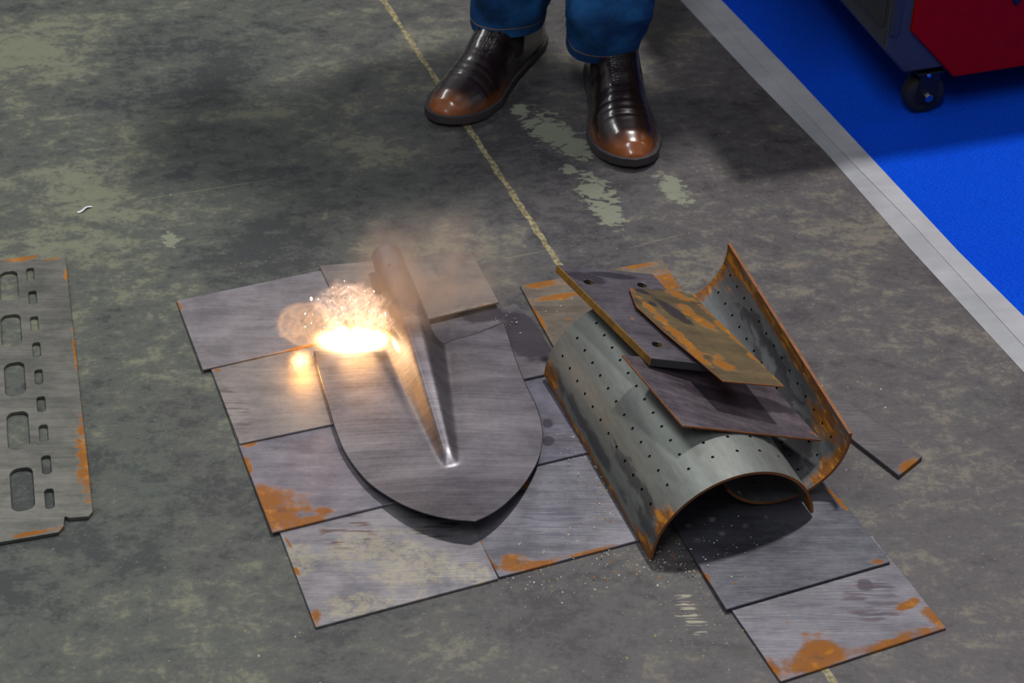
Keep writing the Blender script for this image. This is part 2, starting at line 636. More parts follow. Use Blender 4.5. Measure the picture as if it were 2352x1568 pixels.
plate('dark bluish steel plate under the mouth of the perforated half pipe', p,
      shingle(p, TK, 2 * TK + .0003), cols=(lin(58, 58, 66), lin(98, 98, 106)), angle=.26,
      rust=[((1890, 1110), (1950, 1175), .0035), ((1990, 1290), (2043, 1285), .006), ((1600, 1300), (1640, 1345), .003)])
p = [(1880, 948), (1915, 898), (2119, 1048), (2065, 1092)]
plate('narrow steel strip on the floor right of the curved sheet, rusty at its end', p,
      shingle(p, .006, .006), cols=(lin(74, 70, 73), lin(100, 96, 98)), th=.0058, rust_amp=.5,
      rust=[((2060, 1086), (2118, 1052), .010)])


# ------------------------------------------------------------------ slotted plate at the left
def slotted():
    z = .005
    A, B = G(150, 588, z), G(214, 1182, z)
    ey = (A - B).normalized()
    ex = Vector((ey.y, -ey.x, 0))
    loc = lambda x, y: ((G(x, y, z) - B).dot(ex), (G(x, y, z) - B).dot(ey))
    H = (A - B).length
    n0 = loc(147, 1191)
    n1 = loc(147, 1216)
    lb = loc(0, 1239)
    t0 = loc(88, 596)
    wleft = -.62
    yb = n1[1] - .002
    outer = [(0, .006), (-.005, 0 - .001), (n0[0] + .006, n0[1] + .0), (n0[0] + .001, n0[1] + .004), (n0[0], n0[1] - .002), (n1[0], n1[1] + .006), (n1[0] - .006, yb),
             (wleft, yb), (wleft, H + .012), (t0[0], H + .012), (t0[0] + .002, H), (0, H)]
    holes = []

    def slot(x0, x1, y0, y1, r=None):
        cxp = (x0 + x1) / 2
        a = loc(cxp, y0)
        b = loc(cxp, y1)
        w = (G(x1, (y0 + y1) / 2, z) - G(x0, (y0 + y1) / 2, z)).length / 2
        r = min(w, r or w)
        cx = (a[0] + b[0]) / 2
        pts = []
        for (sx_, sy_, st) in ((1, 1, 0), (-1, 1, 90), (-1, -1, 180), (1, -1, 270)):
            ccx = cx + sx_ * (w - r)
            ccy = (a[1] - r) if sy_ > 0 else (b[1] + r)
            for k in range(7):
                an = math.radians(st + k * 15)
                pts.append((ccx + r * math.cos(an), ccy + r * math.sin(an)))
        holes.append(pts)

    big = [(0, 41, 622, 690), (3, 48, 721, 796), (11, 57, 831, 909), (17, 66, 944, 1032), (25, 77, 1073, 1173)]
    small = [(61, 78, 614, 645), (66, 84, 667, 699), (70, 88, 725, 760), (75, 93, 785, 821), (80, 98, 847, 883),
             (85, 104, 909, 946), (90, 110, 974, 1015), (96, 117, 1045, 1089), (103, 124, 1121, 1168)]
    for s in big:
        slot(*s, r=.010)
    for s in small:
        slot(*s, r=.0045)
    # repeat the columns further to the left, outside the frame
    fr = []
    cxs = sum(p_[0] for p_ in holes[5]) / 28 - sum(p_[0] for p_ in holes[0]) / 28
    for h in holes[:]:
        n = sum(p_[0] for p_ in h) / len(h)
    for h in holes[5:14]:
        fr.append([(x - .100, y) for x, y in h])
    for h in holes[:5]:
        fr.append([(x - .125, y) for x, y in h])
    for h in fr:
        if min(x for x, y in h) > wleft + .01:
            holes.append(h)
    bm = bmesh.new()
    edges = []
    for loop in [outer] + holes:
        vs = [bm.verts.new((x, y, 0)) for x, y in loop]
        for i in range(len(vs)):
            edges.append(bm.edges.new((vs[i], vs[(i + 1) % len(vs)])))
    bmesh.ops.triangle_fill(bm, use_beauty=True, use_dissolve=False, edges=edges)
    for f in list(bm.faces):
        c = f.calc_center_median()
        for h in holes:
            xs = [q[0] for q in h]
            ys = [q[1] for q in h]
            if min(xs) < c.x < max(xs) and min(ys) < c.y < max(ys) and all(
                    any((v.co.x - q[0]) ** 2 + (v.co.y - q[1]) ** 2 < 1e-12 for q in h) for v in f.verts):
                bm.faces.remove(f)
                break
    r = bmesh.ops.extrude_face_region(bm, geom=bm.faces[:])
    vs = [g for g in r['geom'] if isinstance(g, bmesh.types.BMVert)]
    bmesh.ops.translate(bm, verts=vs, vec=(0, 0, -.0045))
    bmesh.ops.recalc_face_normals(bm, faces=bm.faces[:])
    M = Matrix(((ex.x, ey.x, 0, B.x), (ex.y, ey.y, 0, B.y), (0, 0, 1, z), (0, 0, 0, 1)))
    bmesh.ops.transform(bm, matrix=M, verts=bm.verts[:])
    o = G(60, 900, z)
    t = steel('slotted_steel', lin(84, 84, 80), lin(122, 120, 112), o, angle=.16, z=z, rust_amp=2.2, streak=1.5,
              rust=[((152, 610), (156, 650), .006), ((168, 770), (178, 860), .0035), ((185, 960), (212, 1170), .011),
                    ((0, 1238), (145, 1212), .004), ((0, 600), (85, 590), .010), ((195, 1040), (205, 1120), .014),
                    ((90, 598), (150, 590), .004)], rustcol=lin(196, 128, 16))
    ob = from_bm('slotted_plate', bm, t, origin=(o.x, o.y, 0))
    ob.data.materials[0] = t
    bevel(ob, .0004, 1, 50)
    tag(ob, 'steel plate cut with columns of large and small oblong slots, rusty right edge', 'slotted plate')


slotted()


# ------------------------------------------------------------------ half pipes
def pipe_mat(name, c1, c2, L, arc, rust_edges, inner=False, hole_du=.0235, hole_dv=.0285, off=(0, 0), drops=(), rust_amp=1.6, dark=()):
    """uv: u = metres along the axis (0 = near end), v = metres around from the right lip"""
    t = NT(name)
    U = t.uv()
    s = t.n('ShaderNodeSeparateXYZ')
    t.set(s.inputs[0], U)
    u, v = s.outputs[0], s.outputs[1]
    st = t.map(U, 0, (9, 60, 1))
    n1 = t.noise(st, 1, 5, .6, .3)
    n2 = t.noise(t.map(U, 0, (60, 160, 1)), 1, 5, .65)
    nr = t.noise(t.map(U, 0, (22, 48, 1)), 1, 6, .66, .4)
    c = t.mix(t.step(t.m('MULTIPLY_ADD', n1, .6, t.m('MULTIPLY', n2, .4)), .25, .75), c1, c2)
    jit = t.m('MULTIPLY', t.m('SUBTRACT', nr, .5), rust_amp)
    if dark:
        k = t.step(t.m('ADD', t.mx([t.ell(U, (a, b), ra, rb, 0) for (a, b, ra, rb) in dark]), t.m('MULTIPLY', jit, 1.8)), .1, .6)
        c = t.mix(t.m('MULTIPLY', k, .7), c, lin(58, 56, 62))
    vals = [t.ell(U, (a, b), ra, rb, 0) for (a, b, ra, rb) in rust_edges]
    rm = t.step(t.m('ADD', t.mx(vals), jit), .0, .5)
    rc = t.mix(t.step(n2, .35, .6), lin(104, 66, 34), RUST)
    rc = t.mix(t.step(t.noise(t.map(U, 0, (30, 90, 1)), 1, 4, .6), .5, .62), rc, RUST_Y)
    c = t.mix(t.m('MULTIPLY', rm, .9), c, rc)
    b = t.bsdf(c, t.m('MULTIPLY_ADD', rm, .3, .44, clamp=True), t.m('MULTIPLY_ADD', rm, -.45, .45), Specular_IOR_Level=t.m('MULTIPLY_ADD', rm, -.38, .5), bump=n2, bstr=.2, bdist=.0006)
    # drilled holes
    du = t.m('SUBTRACT', t.m('FRACT', t.m('DIVIDE', t.m('ADD', u, off[0]), hole_du)), .5)
    dv = t.m('SUBTRACT', t.m('FRACT', t.m('DIVIDE', t.m('ADD', v, off[1]), hole_dv)), .5)
    du = t.m('MULTIPLY', du, hole_du)
    dv = t.m('MULTIPLY', dv, hole_dv)
    d = t.m('SQRT', t.m('ADD', t.m('MULTIPLY', du, du), t.m('MULTIPLY', dv, dv)))
    hole = t.m('LESS_THAN', d, .0018)
    inside = t.m('MULTIPLY', t.m('GREATER_THAN', u, .02), t.m('LESS_THAN', u, L - .015))
    inside = t.m('MULTIPLY', inside, t.m('MULTIPLY', t.m('GREATER_THAN', v, .03), t.m('LESS_THAN', v, arc - .02)))
    hole = t.m('MULTIPLY', hole, inside)
    tr_ = t.n('ShaderNodeBsdfTransparent')
    mx_ = t.n('ShaderNodeMixShader')
    t.set(mx_.inputs[0], hole)
    t.t.links.new(b.outputs[0], mx_.inputs[1])
    t.t.links.new(tr_.outputs[0], mx_.inputs[2])
    t.t.links.new(mx_.outputs[0], t.out.inputs['Surface'])
    return t.mat


def half_pipe(par, th, mats, name, a0back=None, nseg=56, nlen=24):
    cx, cy, cz, yaw, pit, L, R, a0, a1 = par
    ax = Vector((math.cos(yaw) * math.cos(pit), math.sin(yaw) * math.cos(pit), math.sin(pit)))
    side = Vector((math.sin(yaw), -math.cos(yaw), 0))
    u2 = side.cross(ax)
    o = Vector((cx, cy, cz))
    vs, fs, uv = [], [], []
    for layer, rr in ((0, R), (1, R - th)):
        for i in range(nlen + 1):
            f = i / nlen
            b0 = a0 if a0back is None else a0 + (a0back - a0) * f
            for j in range(nseg + 1):
                a = b0 + (a1 - b0) * j / nseg
                vs.append(o + ax * (L * f) + (side * math.cos(a) + u2 * math.sin(a)) * rr)
                uv.append((L * f, abs(a - a0) * R))
    m = (nlen + 1) * (nseg + 1)
    idx = lambda l, i, j: l * m + i * (nseg + 1) + j
    mi = []
    for i in range(nlen):
        for j in range(nseg):
            fs.append((idx(0, i, j), idx(0, i, j + 1), idx(0, i + 1, j + 1), idx(0, i + 1, j)))
            mi.append(0)
            fs.append((idx(1, i, j), idx(1, i + 1, j), idx(1, i + 1, j + 1), idx(1, i, j + 1)))
            mi.append(0)
    for i in range(nlen):
        for j in (0, nseg):
            fs.append((idx(0, i, j), idx(0, i + 1, j), idx(1, i + 1, j), idx(1, i, j)))
            mi.append(1)
    for j in range(nseg):
        for i in (0, nlen):
            fs.append((idx(0, i, j), idx(1, i, j), idx(1, i, j + 1), idx(0, i, j + 1)))
            mi.append(1)
    org = Vector((cx, cy, 0)) + Vector((ax.x, ax.y, 0)) * L / 2
    ob = mesh_obj(name, vs, fs, mats[0], origin=org, uvs=uv, smooth=True)
    ob.data.materials.append(mats[1])
    for p_, k in zip(ob.data.polygons, mi):
        p_.material_index = k
    fix_normals(ob)
    ob.data.set_sharp_from_angle(angle=math.radians(40))
    return ob


edge_rust = steel('rusty_cut_edge', lin(96, 58, 34), lin(140, 84, 40), (0, 0, 0), metal=.1, rough=.7)
H1 = [.23664, 1.39943, .00034, 1.9183, .01391, .31734, .0965, .10, 3.09479]
arc1 = (3.09479 - .1) * .0965
m1 = pipe_mat('perforated_steel', lin(104, 107, 104), lin(132, 136, 130), .317, arc1,
              [(0, arc1, .06, .022), (.317, arc1, .06, .03), (.17, arc1, .2, .010), (.0, 0, .02, .06), (0, arc1 - .05, .03, .02)],
              dark=[(.08, arc1 - .045, .09, .010), (.20, arc1 - .02, .16, .010), (.03, arc1 - .03, .05, .02)], rust_amp=1.7)  # dark patches on the left flank paint its shade together with stains
hp1 = half_pipe(H1, .0035, (m1, edge_rust), 'half_pipe', a0back=.22)
tag(hp1, 'grey perforated half pipe lying hump up, its open mouth facing the front', 'half pipe')
H2 = [.29194, 1.44985, .08344, 1.84713, .0044, .3611, .07629, .09397, -2.56333]
arc2 = (2.563 + .094) * .07629
m2 = pipe_mat('rusty_perforated_steel', lin(92, 92, 94), lin(124, 126, 126), .361, arc2,
              [(.35, .01, .07, .035), (.361, .08, .022, .12), (.16, .010, .24, .012), (0, .05, .025, .05), (.05, .028, .05, .02)],
              dark=[(.12, .06, .12, .02), (.2, .04, .1, .015), (.05, .08, .05, .03)], rust_amp=2.6, off=(.004, .01))
hp2 = half_pipe(H2, .0035, (m2, edge_rust), 'half_pipe')
tag(hp2, 'rust streaked perforated half pipe lying open side up like a trough, at the right', 'half pipe')


# ------------------------------------------------------------------ loose pieces heaped on the pipes
def heap(label, px, z3, th, name='steel_plate', cat='steel plate', **kw):
    p0, n = plane_z(z3)
    pts = [Gp(x, y, p0, n) for x, y in px]
    o = sum(pts, Vector()) / len(pts)
    cols = kw.pop('cols', (K1, K2))
    em = kw.pop('edge_mat', None)
    mat = steel('heaped_steel', cols[0], cols[1], o, z=o.z, plane=(p0, n), **kw)
    ob = slab(name, pts, th, mat, bev=.0005)
    if em:
        ob.data.materials.append(em)
        for f in ob.data.polygons:
            if abs(f.normal.dot(n)) < .5:
                f.material_index = 1
    tag(ob, label, cat)
    return ob, p0, n


heap('thin dark purple grey plate lowest in the heap, leaning into the rusty trough',
     [(1429, 814), (1569, 977), (1887, 1010), (1740, 845)],
     [(1429, 814, .130), (1569, 977, .122), (1887, 1010, .060)], .0028, angle=-.05,
     cols=(lin(70, 62, 70), lin(122, 112, 118)), rust=[((1569, 978), (1700, 990), .0018), ((1850, 985), (1885, 1005), .004)],
     paint=[((1530, 880), (1850, 950), .018)], edge_mat=edge_rust, streak=1.3)

olive = steel('olive_rust_edge', lin(96, 70, 26), lin(150, 112, 34), (0, 0, 0), metal=.1, rough=.7, angle=-.6)


def bar():
    z3 = [(1278, 607, .120), (1495, 822, .133), (1690, 842, .120)]
    p0, n = plane_z(z3)
    px = [(1278, 607), (1495, 822), (1690, 842), (1500, 629)]
    pts = [Gp(x, y, p0, n) for x, y in px]
    org = sum(pts, Vector()) / 4
    ex = (pts[1] - pts[0]).normalized()
    ey = n.cross(ex)
    to2 = lambda P: ((P - org).dot(ex), (P - org).dot(ey))
    loops = [[to2(P) for P in pts]]
    for hx, hy in ((1475, 654), (1509, 790), (1352, 647)):
        c = to2(Gp(hx, hy, p0, n))
        loops.append([(c[0] + .0058 * math.cos(k * PI / 10), c[1] + .0058 * math.sin(k * PI / 10)) for k in range(20)])
    bm = bmesh.new()
    ed = []
    for lp in loops:
        vs = [bm.verts.new((x, y, 0)) for x, y in lp]
        ed += [bm.edges.new((vs[i], vs[(i + 1) % len(vs)])) for i in range(len(vs))]
    bmesh.ops.triangle_fill(bm, use_beauty=True, edges=ed)
    for f in list(bm.faces):
        c = f.calc_center_median()
        for h in loops[1:]:
            hc = (sum(q[0] for q in h) / 20, sum(q[1] for q in h) / 20)
            if (c.x - hc[0]) ** 2 + (c.y - hc[1]) ** 2 < .0054 ** 2:
                bm.faces.remove(f)
                break
    r = bmesh.ops.extrude_face_region(bm, geom=bm.faces[:])
    vs = [g for g in r['geom'] if isinstance(g, bmesh.types.BMVert)]
    bmesh.ops.translate(bm, verts=vs, vec=(0, 0, -.0105))
    bmesh.ops.recalc_face_normals(bm, faces=bm.faces[:])
    M = Matrix(((ex.x, ey.x, n.x, org.x), (ex.y, ey.y, n.y, org.y), (ex.z, ey.z, n.z, org.z), (0, 0, 0, 1)))
    bmesh.ops.transform(bm, matrix=M, verts=bm.verts[:])
    mat = steel('bar_steel', lin(70, 65, 72), lin(112, 104, 112), org, angle=.0, z=org.z, streak=.8, plane=(p0, n),
                paint=[((1290, 625), (1400, 650), .014), ((1500, 660), (1560, 700), .010), ((1340, 625), (1480, 640), .008)],
                rust=[((1340, 645), (1350, 640), .004), ((1450, 730), (1455, 733), .003)])
    ob = from_bm('steel_bar', bm, mat, origin=org)
    ob.data.materials.append(olive)
    ob.data.materials.append(plain('sawn_steel', lin(66, 64, 66), .5, .4))
    d0 = (pts[1] - pts[0]).cross(n).normalized()
    for f in ob.data.polygons:
        if abs(f.normal.dot(n)) < .5:
            f.material_index = 1 if abs(f.normal.dot(d0)) > .8 else 2
    bevel(ob, .0006, 1, 50)
    tag(ob, 'thick purple grey steel bar with drilled holes, resting across the hump of the half pipe', 'steel bar')


bar()
heap('thin rust brown plate with pointed end, topmost in the heap over the bar',
     [(1445, 660), (1462, 703), (1530, 765), (1661, 874), (1803, 887), (1592, 677), (1560, 668), (1505, 664), (1470, 663)],
     [(1445, 660, .120), (1661, 874, .135), (1803, 887, .120)], .0022, angle=-.3,
     cols=(lin(92, 80, 62), lin(128, 110, 78)), rust_amp=2.4, rustcol=lin(112, 80, 44),
     rust=[((1450, 665), (1660, 870), .007), ((1520, 668), (1600, 690), .014), ((1600, 690), (1800, 885), .006),
           ((1620, 810), (1700, 860), .012), ((1560, 700), (1640, 760), .010)],
     paint=[((1500, 680), (1600, 755), .009), ((1488, 690), (1510, 705), .005), ((1450, 660), (1500, 678), .006)],
     edge_mat=edge_rust)


# ------------------------------------------------------------------ shovel head
def shovel_steel():
    t = NT('ground_shovel_steel')
    P = t.pos()
    a = t.map(P, -.18, (8, 380, 60))
    b = t.map(P, -1.9, (8, 520, 60))
    n1 = t.noise(a, 1, 4, .65)
    n2 = t.noise(b, 1, 3, .6)
    n3 = t.noise(t.map(P, -.18, (6, 22, 10)), 1, 5, .6, .5)
    f = t.m('MULTIPLY_ADD', n1, .28, t.m('MULTIPLY', n3, .7))
    f = t.m('MULTIPLY_ADD', n2, .16, f)
    f = t.m('MULTIPLY_ADD', t.noise(P, 160, 5, .7), .22, f)
    c = t.mix(t.step(f, .42, .92), lin(88, 84, 90), lin(140, 135, 140))
    t.bsdf(c, t.m('MULTIPLY_ADD', n3, .15, .34), .8, bump=t.m('MULTIPLY_ADD', n1, .5, n2), bstr=.14, bdist=.00025)
    return t.mat


def shovel():
    zb = .018
    root = empty('shovel_head', (0, 0, 0))
    tip = G(1092, 1195, zb)
    top = G(890, 600, zb)
    org = Vector((tip.x, tip.y, 0))
    root.location = Vector((-.1, 1.65, 0))
    ey = Vector((top.x - tip.x, top.y - tip.y, 0)).normalized()
    ex = Vector((ey.y, -ey.x, 0))
    loc = lambda x, y: Vector(((G(x, y, zb) - org).dot(ex), (G(x, y, zb) - org).dot(ey)))
    left = [loc(*q) for q in [(722, 808), (731, 850), (742, 890), (758, 945), (770, 985), (788, 1030), (812, 1068), (842, 1103), (880, 1132), (930, 1160), (985, 1180), (1040, 1191), (1092, 1195)]]
    right = [loc(*q) for q in [(1158, 740), (1172, 785), (1187, 830), (1208, 880), (1232, 930), (1245, 975), (1247, 1010), (1238, 1050), (1220, 1085), (1195, 1120), (1160, 1155), (1125, 1180), (1092, 1195)]]
    topc = [loc(*q) for q in [(722, 808), (760, 811), (800, 811), (840, 809), (872, 805), (893, 790), (905, 775), (945, 768), (985, 768), (1003, 782), (1020, 785), (1060, 776), (1110, 760), (1158, 740)]]

    def rs(poly, f):
        L = [0]
        for a, b in zip(poly[:-1], poly[1:]):
            L.append(L[-1] + (b - a).length)
        d = f * L[-1]
        for i in range(len(poly) - 1):
            if d <= L[i + 1] or i == len(poly) - 2:
                k = (d - L[i]) / (L[i + 1] - L[i])
                # catmull-rom
                p0 = poly[max(i - 1, 0)]
                p1, p2 = poly[i], poly[i + 1]
                p3 = poly[min(i + 2, len(poly) - 1)]
                return .5 * ((2 * p1) + (p2 - p0) * k + (2 * p0 - 5 * p1 + 4 * p2 - p3) * k * k + (3 * p1 - p0 - 3 * p2 + p3) * k ** 3)

    # ridge centre line: from its end to the socket
    rend = loc(1030, 1052)
    rsh = loc(952, 785)
    rtop = loc(888, 600)
    rdir = (rsh - rend) / (rsh.y - rend.y)

    def ridge_x(y):
        if y > rsh.y:
            return rsh.x + (rtop.x - rsh.x) * (y - rsh.y) / (rtop.y - rsh.y)
        return rend.x + rdir.x * (y - rend.y)

    def height(q):
        d = q.x - ridge_x(q.y)
        g = (q.y - rend.y) / (rsh.y - rend.y)
        w = max(abs(q.x) / .13, 0)
        h = .012 + .010 * (1 - min(1, (d / .135) ** 2)) - .001 + .010 * max(0, (.11 - q.y) / .11) ** 2
        gg = max(0.0, min(1.25, g))
        hr = .0085 + .021 * gg
        hw = .0075 + .0120 * gg
        prof = 1 / (1 + (abs(d) / hw) ** 4.2)
        endf = 1.0
        if g < .04:
            endf = max(0.0, math.cos((.04 - g) / .105 * PI / 2)) if g > -.065 else 0.0
        valley = -.0042 * min(1, gg * 1.5) * math.exp(-((abs(d) - hw * 1.9) / (.008)) ** 2)
        return h + hr * prof * endf + valley

    NS, NTT = 120, 110
    vs, fs = [], []
    L0, R0 = topc[0], topc[-1]
    for i in range(NTT + 1):
        tt = i / NTT
        l, r = rs(left, tt), rs(right, tt)
        for j in range(NS + 1):
            s = j / NS
            q = l.lerp(r, s)
            q = q + (rs(topc, s) - L0.lerp(R0, s)) * (1 - tt) ** 1.5
            z = height(q)
            base_h = .012 + .010 * (1 - min(1, ((q.x - ridge_x(q.y)) / .135) ** 2)) - .001 + .010 * max(0, (.11 - q.y) / .11) ** 2
            w3 = org + ex * q.x + ey * q.y
            back = Vector((-w3.x, -w3.y, 0)).normalized() * ((base_h - zb) * w3.length / CAMH)
            vs.append(w3 + back + Vector((0, 0, z)))
    # folded tread on the shoulders
    base = len(vs)
    for j in range(NS + 1):
        p_ = vs[j]
        s = j / NS
        k = 0 if .36 < s < .68 else 1
        vs.append(p_ + ey * (.004 * k) + Vector((0, 0, -.002 * k)))
    for j in range(NS + 1):
        s = j / NS
        k = 0 if .36 < s < .68 else 1
        vs.append(vs[j] + ey * (.006 * k) + Vector((0, 0, -.008 * k)))
    idx = lambda i, j: i * (NS + 1) + j
    for i in range(NTT):
        for j in range(NS):
            if i == NTT - 1:
                fs.append((idx(i, j), idx(i + 1, j), idx(i, j + 1)))
            else:
                fs.append((idx(i, j), idx(i + 1, j), idx(i + 1, j + 1), idx(i, j + 1)))
    for j in range(NS):
        s = j / NS
        if .35 < s < .69:
            continue
        fs.append((base + j, j, j + 1, base + j + 1))
        fs.append((base + NS + 1 + j, base + j, base + j + 1, base + NS + 2 + j))
    mt = shovel_steel()
    bl = mesh_obj('blade', vs, fs, mt, root, smooth=True, origin=(tip.x, tip.y + .12, 0))
    fix_normals(bl)
    bm = bmesh.new()
    bm.from_mesh(bl.data)
    bmesh.ops.remove_doubles(bm, verts=bm.verts, dist=1e-6)
    bm.normal_update()
    if sum(f.normal.z for f in bm.faces) < 0:
        bmesh.ops.reverse_faces(bm, faces=bm.faces)
    bm.to_mesh(bl.data)
    bm.free()
    so = bl.modifiers.new('thickness', 'SOLIDIFY')
    so.thickness = .0018
    so.offset = -1

    # socket tube growing out of the ridge
    vs, fs = [], []
    NR, NC = 44, 40
    y0 = rend.y + (rsh.y - rend.y) * .72
    y1 = rtop.y
    for wall in (0, 1):
        for i in range(NR + 1):
            f = i / NR
            y = y0 + (y1 - y0) * f
            g = (y - rend.y) / (rsh.y - rend.y)
            r = .0155 + .0075 * min(1, f / .3) - .004 * max(0, (f - .35) / .65)
            if f < .3:
                r = .0135 + .0092 * (f / .3)
            zc = .0235 + .004 * f
            zt = height(Vector((ridge_x(y), y)))
            if f < .3:
                zc = zt - r - .0006 + .0012 * f / .3
            zc = zc if f < .3 else zc0 + (.0265 - zc0) * (f - .3) / .7
            if f < .3:
                zc0 = zc
            rr = r - .0018 * wall
            for k in range(NC):
                a = 2 * PI * k / NC
                sq = 1.0
                vs.append(org + ex * (ridge_x(y) + rr * math.cos(a)) + ey * y + Vector((0, 0, max(zc + rr * math.sin(a) * sq, .0075 + .0018 * wall))))
    m = (NR + 1) * NC
    for i in range(NR):
        for k in range(NC):
            k2 = (k + 1) % NC
            fs.append((i * NC + k, i * NC + k2, (i + 1) * NC + k2, (i + 1) * NC + k))
            fs.append((m + i * NC + k, m + (i + 1) * NC + k, m + (i + 1) * NC + k2, m + i * NC + k2))
    for k in range(NC):
        k2 = (k + 1) % NC
        fs.append((NR * NC + k, NR * NC + k2, m + NR * NC + k2, m + NR * NC + k))
    sk = mesh_obj('socket', vs, fs, mt, root, smooth=True, origin=(top.x, top.y - .08, 0))
    fix_normals(sk)
    sk.data.set_sharp_from_angle(angle=math.radians(50))
    # two nail holes on the socket
    hm = plain('burnt_hole_rim', lin(70, 44, 30), .7)
    for (hx, hy) in ((894, 611), (914, 667)):
        c = G(hx, hy, .045)
        q = Vector(((c - org).dot(ex), (c - org).dot(ey)))
        f = (q.y - y0) / (y1 - y0)
        r = .0155 + .0075 - .004 * max(0, (f - .35) / .65)
        dx = (q.x - ridge_x(q.y))
        dx = max(-.6 * r, min(.6 * r, dx))
        nz = math.sqrt(max(r * r - dx * dx, 1e-6))
        cc = org + ex * (ridge_x(q.y) + dx) + ey * q.y + Vector((0, 0, zc0 + (.0265 - zc0) * (f - .3) / .7 + nz))
        nn = (ex * dx + Vector((0, 0, nz))).normalized()
        bm = bmesh.new()
        cyl(bm, cc - nn * .001, cc + nn * .0004, .0022, seg=16)
        o = from_bm('nail_hole', bm, hm, root, origin=cc)
    tag(root, 'bare steel shovel head without handle, pointed blade towards the front, burning at its left shoulder', 'shovel head')
    return org, ex, ey


shovel()


# ------------------------------------------------------------------ person
def leather():
    t = NT('burnished_leather')
    P = t.pos()
    s = t.n('ShaderNodeSeparateXYZ')
    t.set(s.inputs[0], P)
    # local y runs heel (0) to toe (.3)
    n = t.noise(P, 30, 4, .6)
    toe = t.step(t.m('MULTIPLY_ADD', n, .03, s.outputs[1]), .266, .305)
    low = t.m('MULTIPLY', t.step(t.m('MULTIPLY', s.outputs[2], -1), -.032, -.018), t.step(s.outputs[1], .12, .22))
    k = t.mx([toe, t.m('MULTIPLY', low, .4)])
    c = t.mix(t.step(s.outputs[1], .10, .26), lin(26, 16, 14), lin(34, 20, 16))
    c = t.mix(k, c, lin(136, 72, 20))
    vo = t.n('ShaderNodeTexVoronoi', distance='CHEBYCHEV')
    t.set(vo.inputs['Vector'], t.map(P, 0, (1, 1.7, 1)))
    vo.inputs['Scale'].default_value = 190
    vo.inputs['Randomness'].default_value = .35
    emb = t.m('MULTIPLY', t.step(vo.outputs['Distance'], .2, .5), t.m('SUBTRACT', 1.0, t.step(s.outputs[1], .17, .21)))
    cr = t.noise(t.map(P, 0, (12, 170, 20)), 1, 3, .5, .6)
    crm = t.m('MULTIPLY', cr, t.m('MULTIPLY', t.step(s.outputs[1], .17, .2), t.m('SUBTRACT', 1.0, t.step(s.outputs[1], .23, .25))))
    h = t.m('SUBTRACT', t.m('MULTIPLY', crm, 2.2), t.m('MULTIPLY', emb, .6))
    t.bsdf(c, .3, 0.0, bump=h, bstr=.5, bdist=.001, Coat_Weight=.8, Coat_Roughness=.15, Coat_IOR=1.55, Specular_IOR_Level=.5)
    return t.mat


LEA = leather()
SOLE = plain('rubber_sole', lin(58, 53, 56), .6)
GORE = plain('elastic_gore', lin(22, 20, 22), .8)


def interp(tab, x):
    for (x0, y0), (x1, y1) in zip(tab[:-1], tab[1:]):
        if x <= x1:
            k = (x - x0) / (x1 - x0)
            k = k * k * (3 - 2 * k) * .35 + k * .65
            return y0 + (y1 - y0) * k
    return tab[-1][1]


def outline(f, mirror):
    # half widths (inner, outer) and centre line shift along the length, f = 0 heel .. 1 toe
    w = interp([(0, .0), (.02, .018), (.06, .029), (.14, .036), (.3, .038), (.45, .041), (.6, .046), (.7, .0505), (.8, .049), (.88, .042), (.94, .032), (.98, .018), (1, .0)], f)
    c = interp([(0, 0), (.3, .0), (.5, -.001), (.7, .002), (.85, .001), (1, -.004)], f) * mirror
    return w, c


HUP = [(0, .025), (.02, .075), (.05, .105), (.1, .125), (.2, .128), (.32, .124), (.39, .104), (.45, .090), (.52, .079), (.6, .067), (.7, .057), (.8, .049), (.88, .044), (.94, .036), (.98, .024), (1, .010)]
TUP = [(0, .6), (.1, .92), (.36, .92), (.45, .82), (.7, .75), (1, .8)]


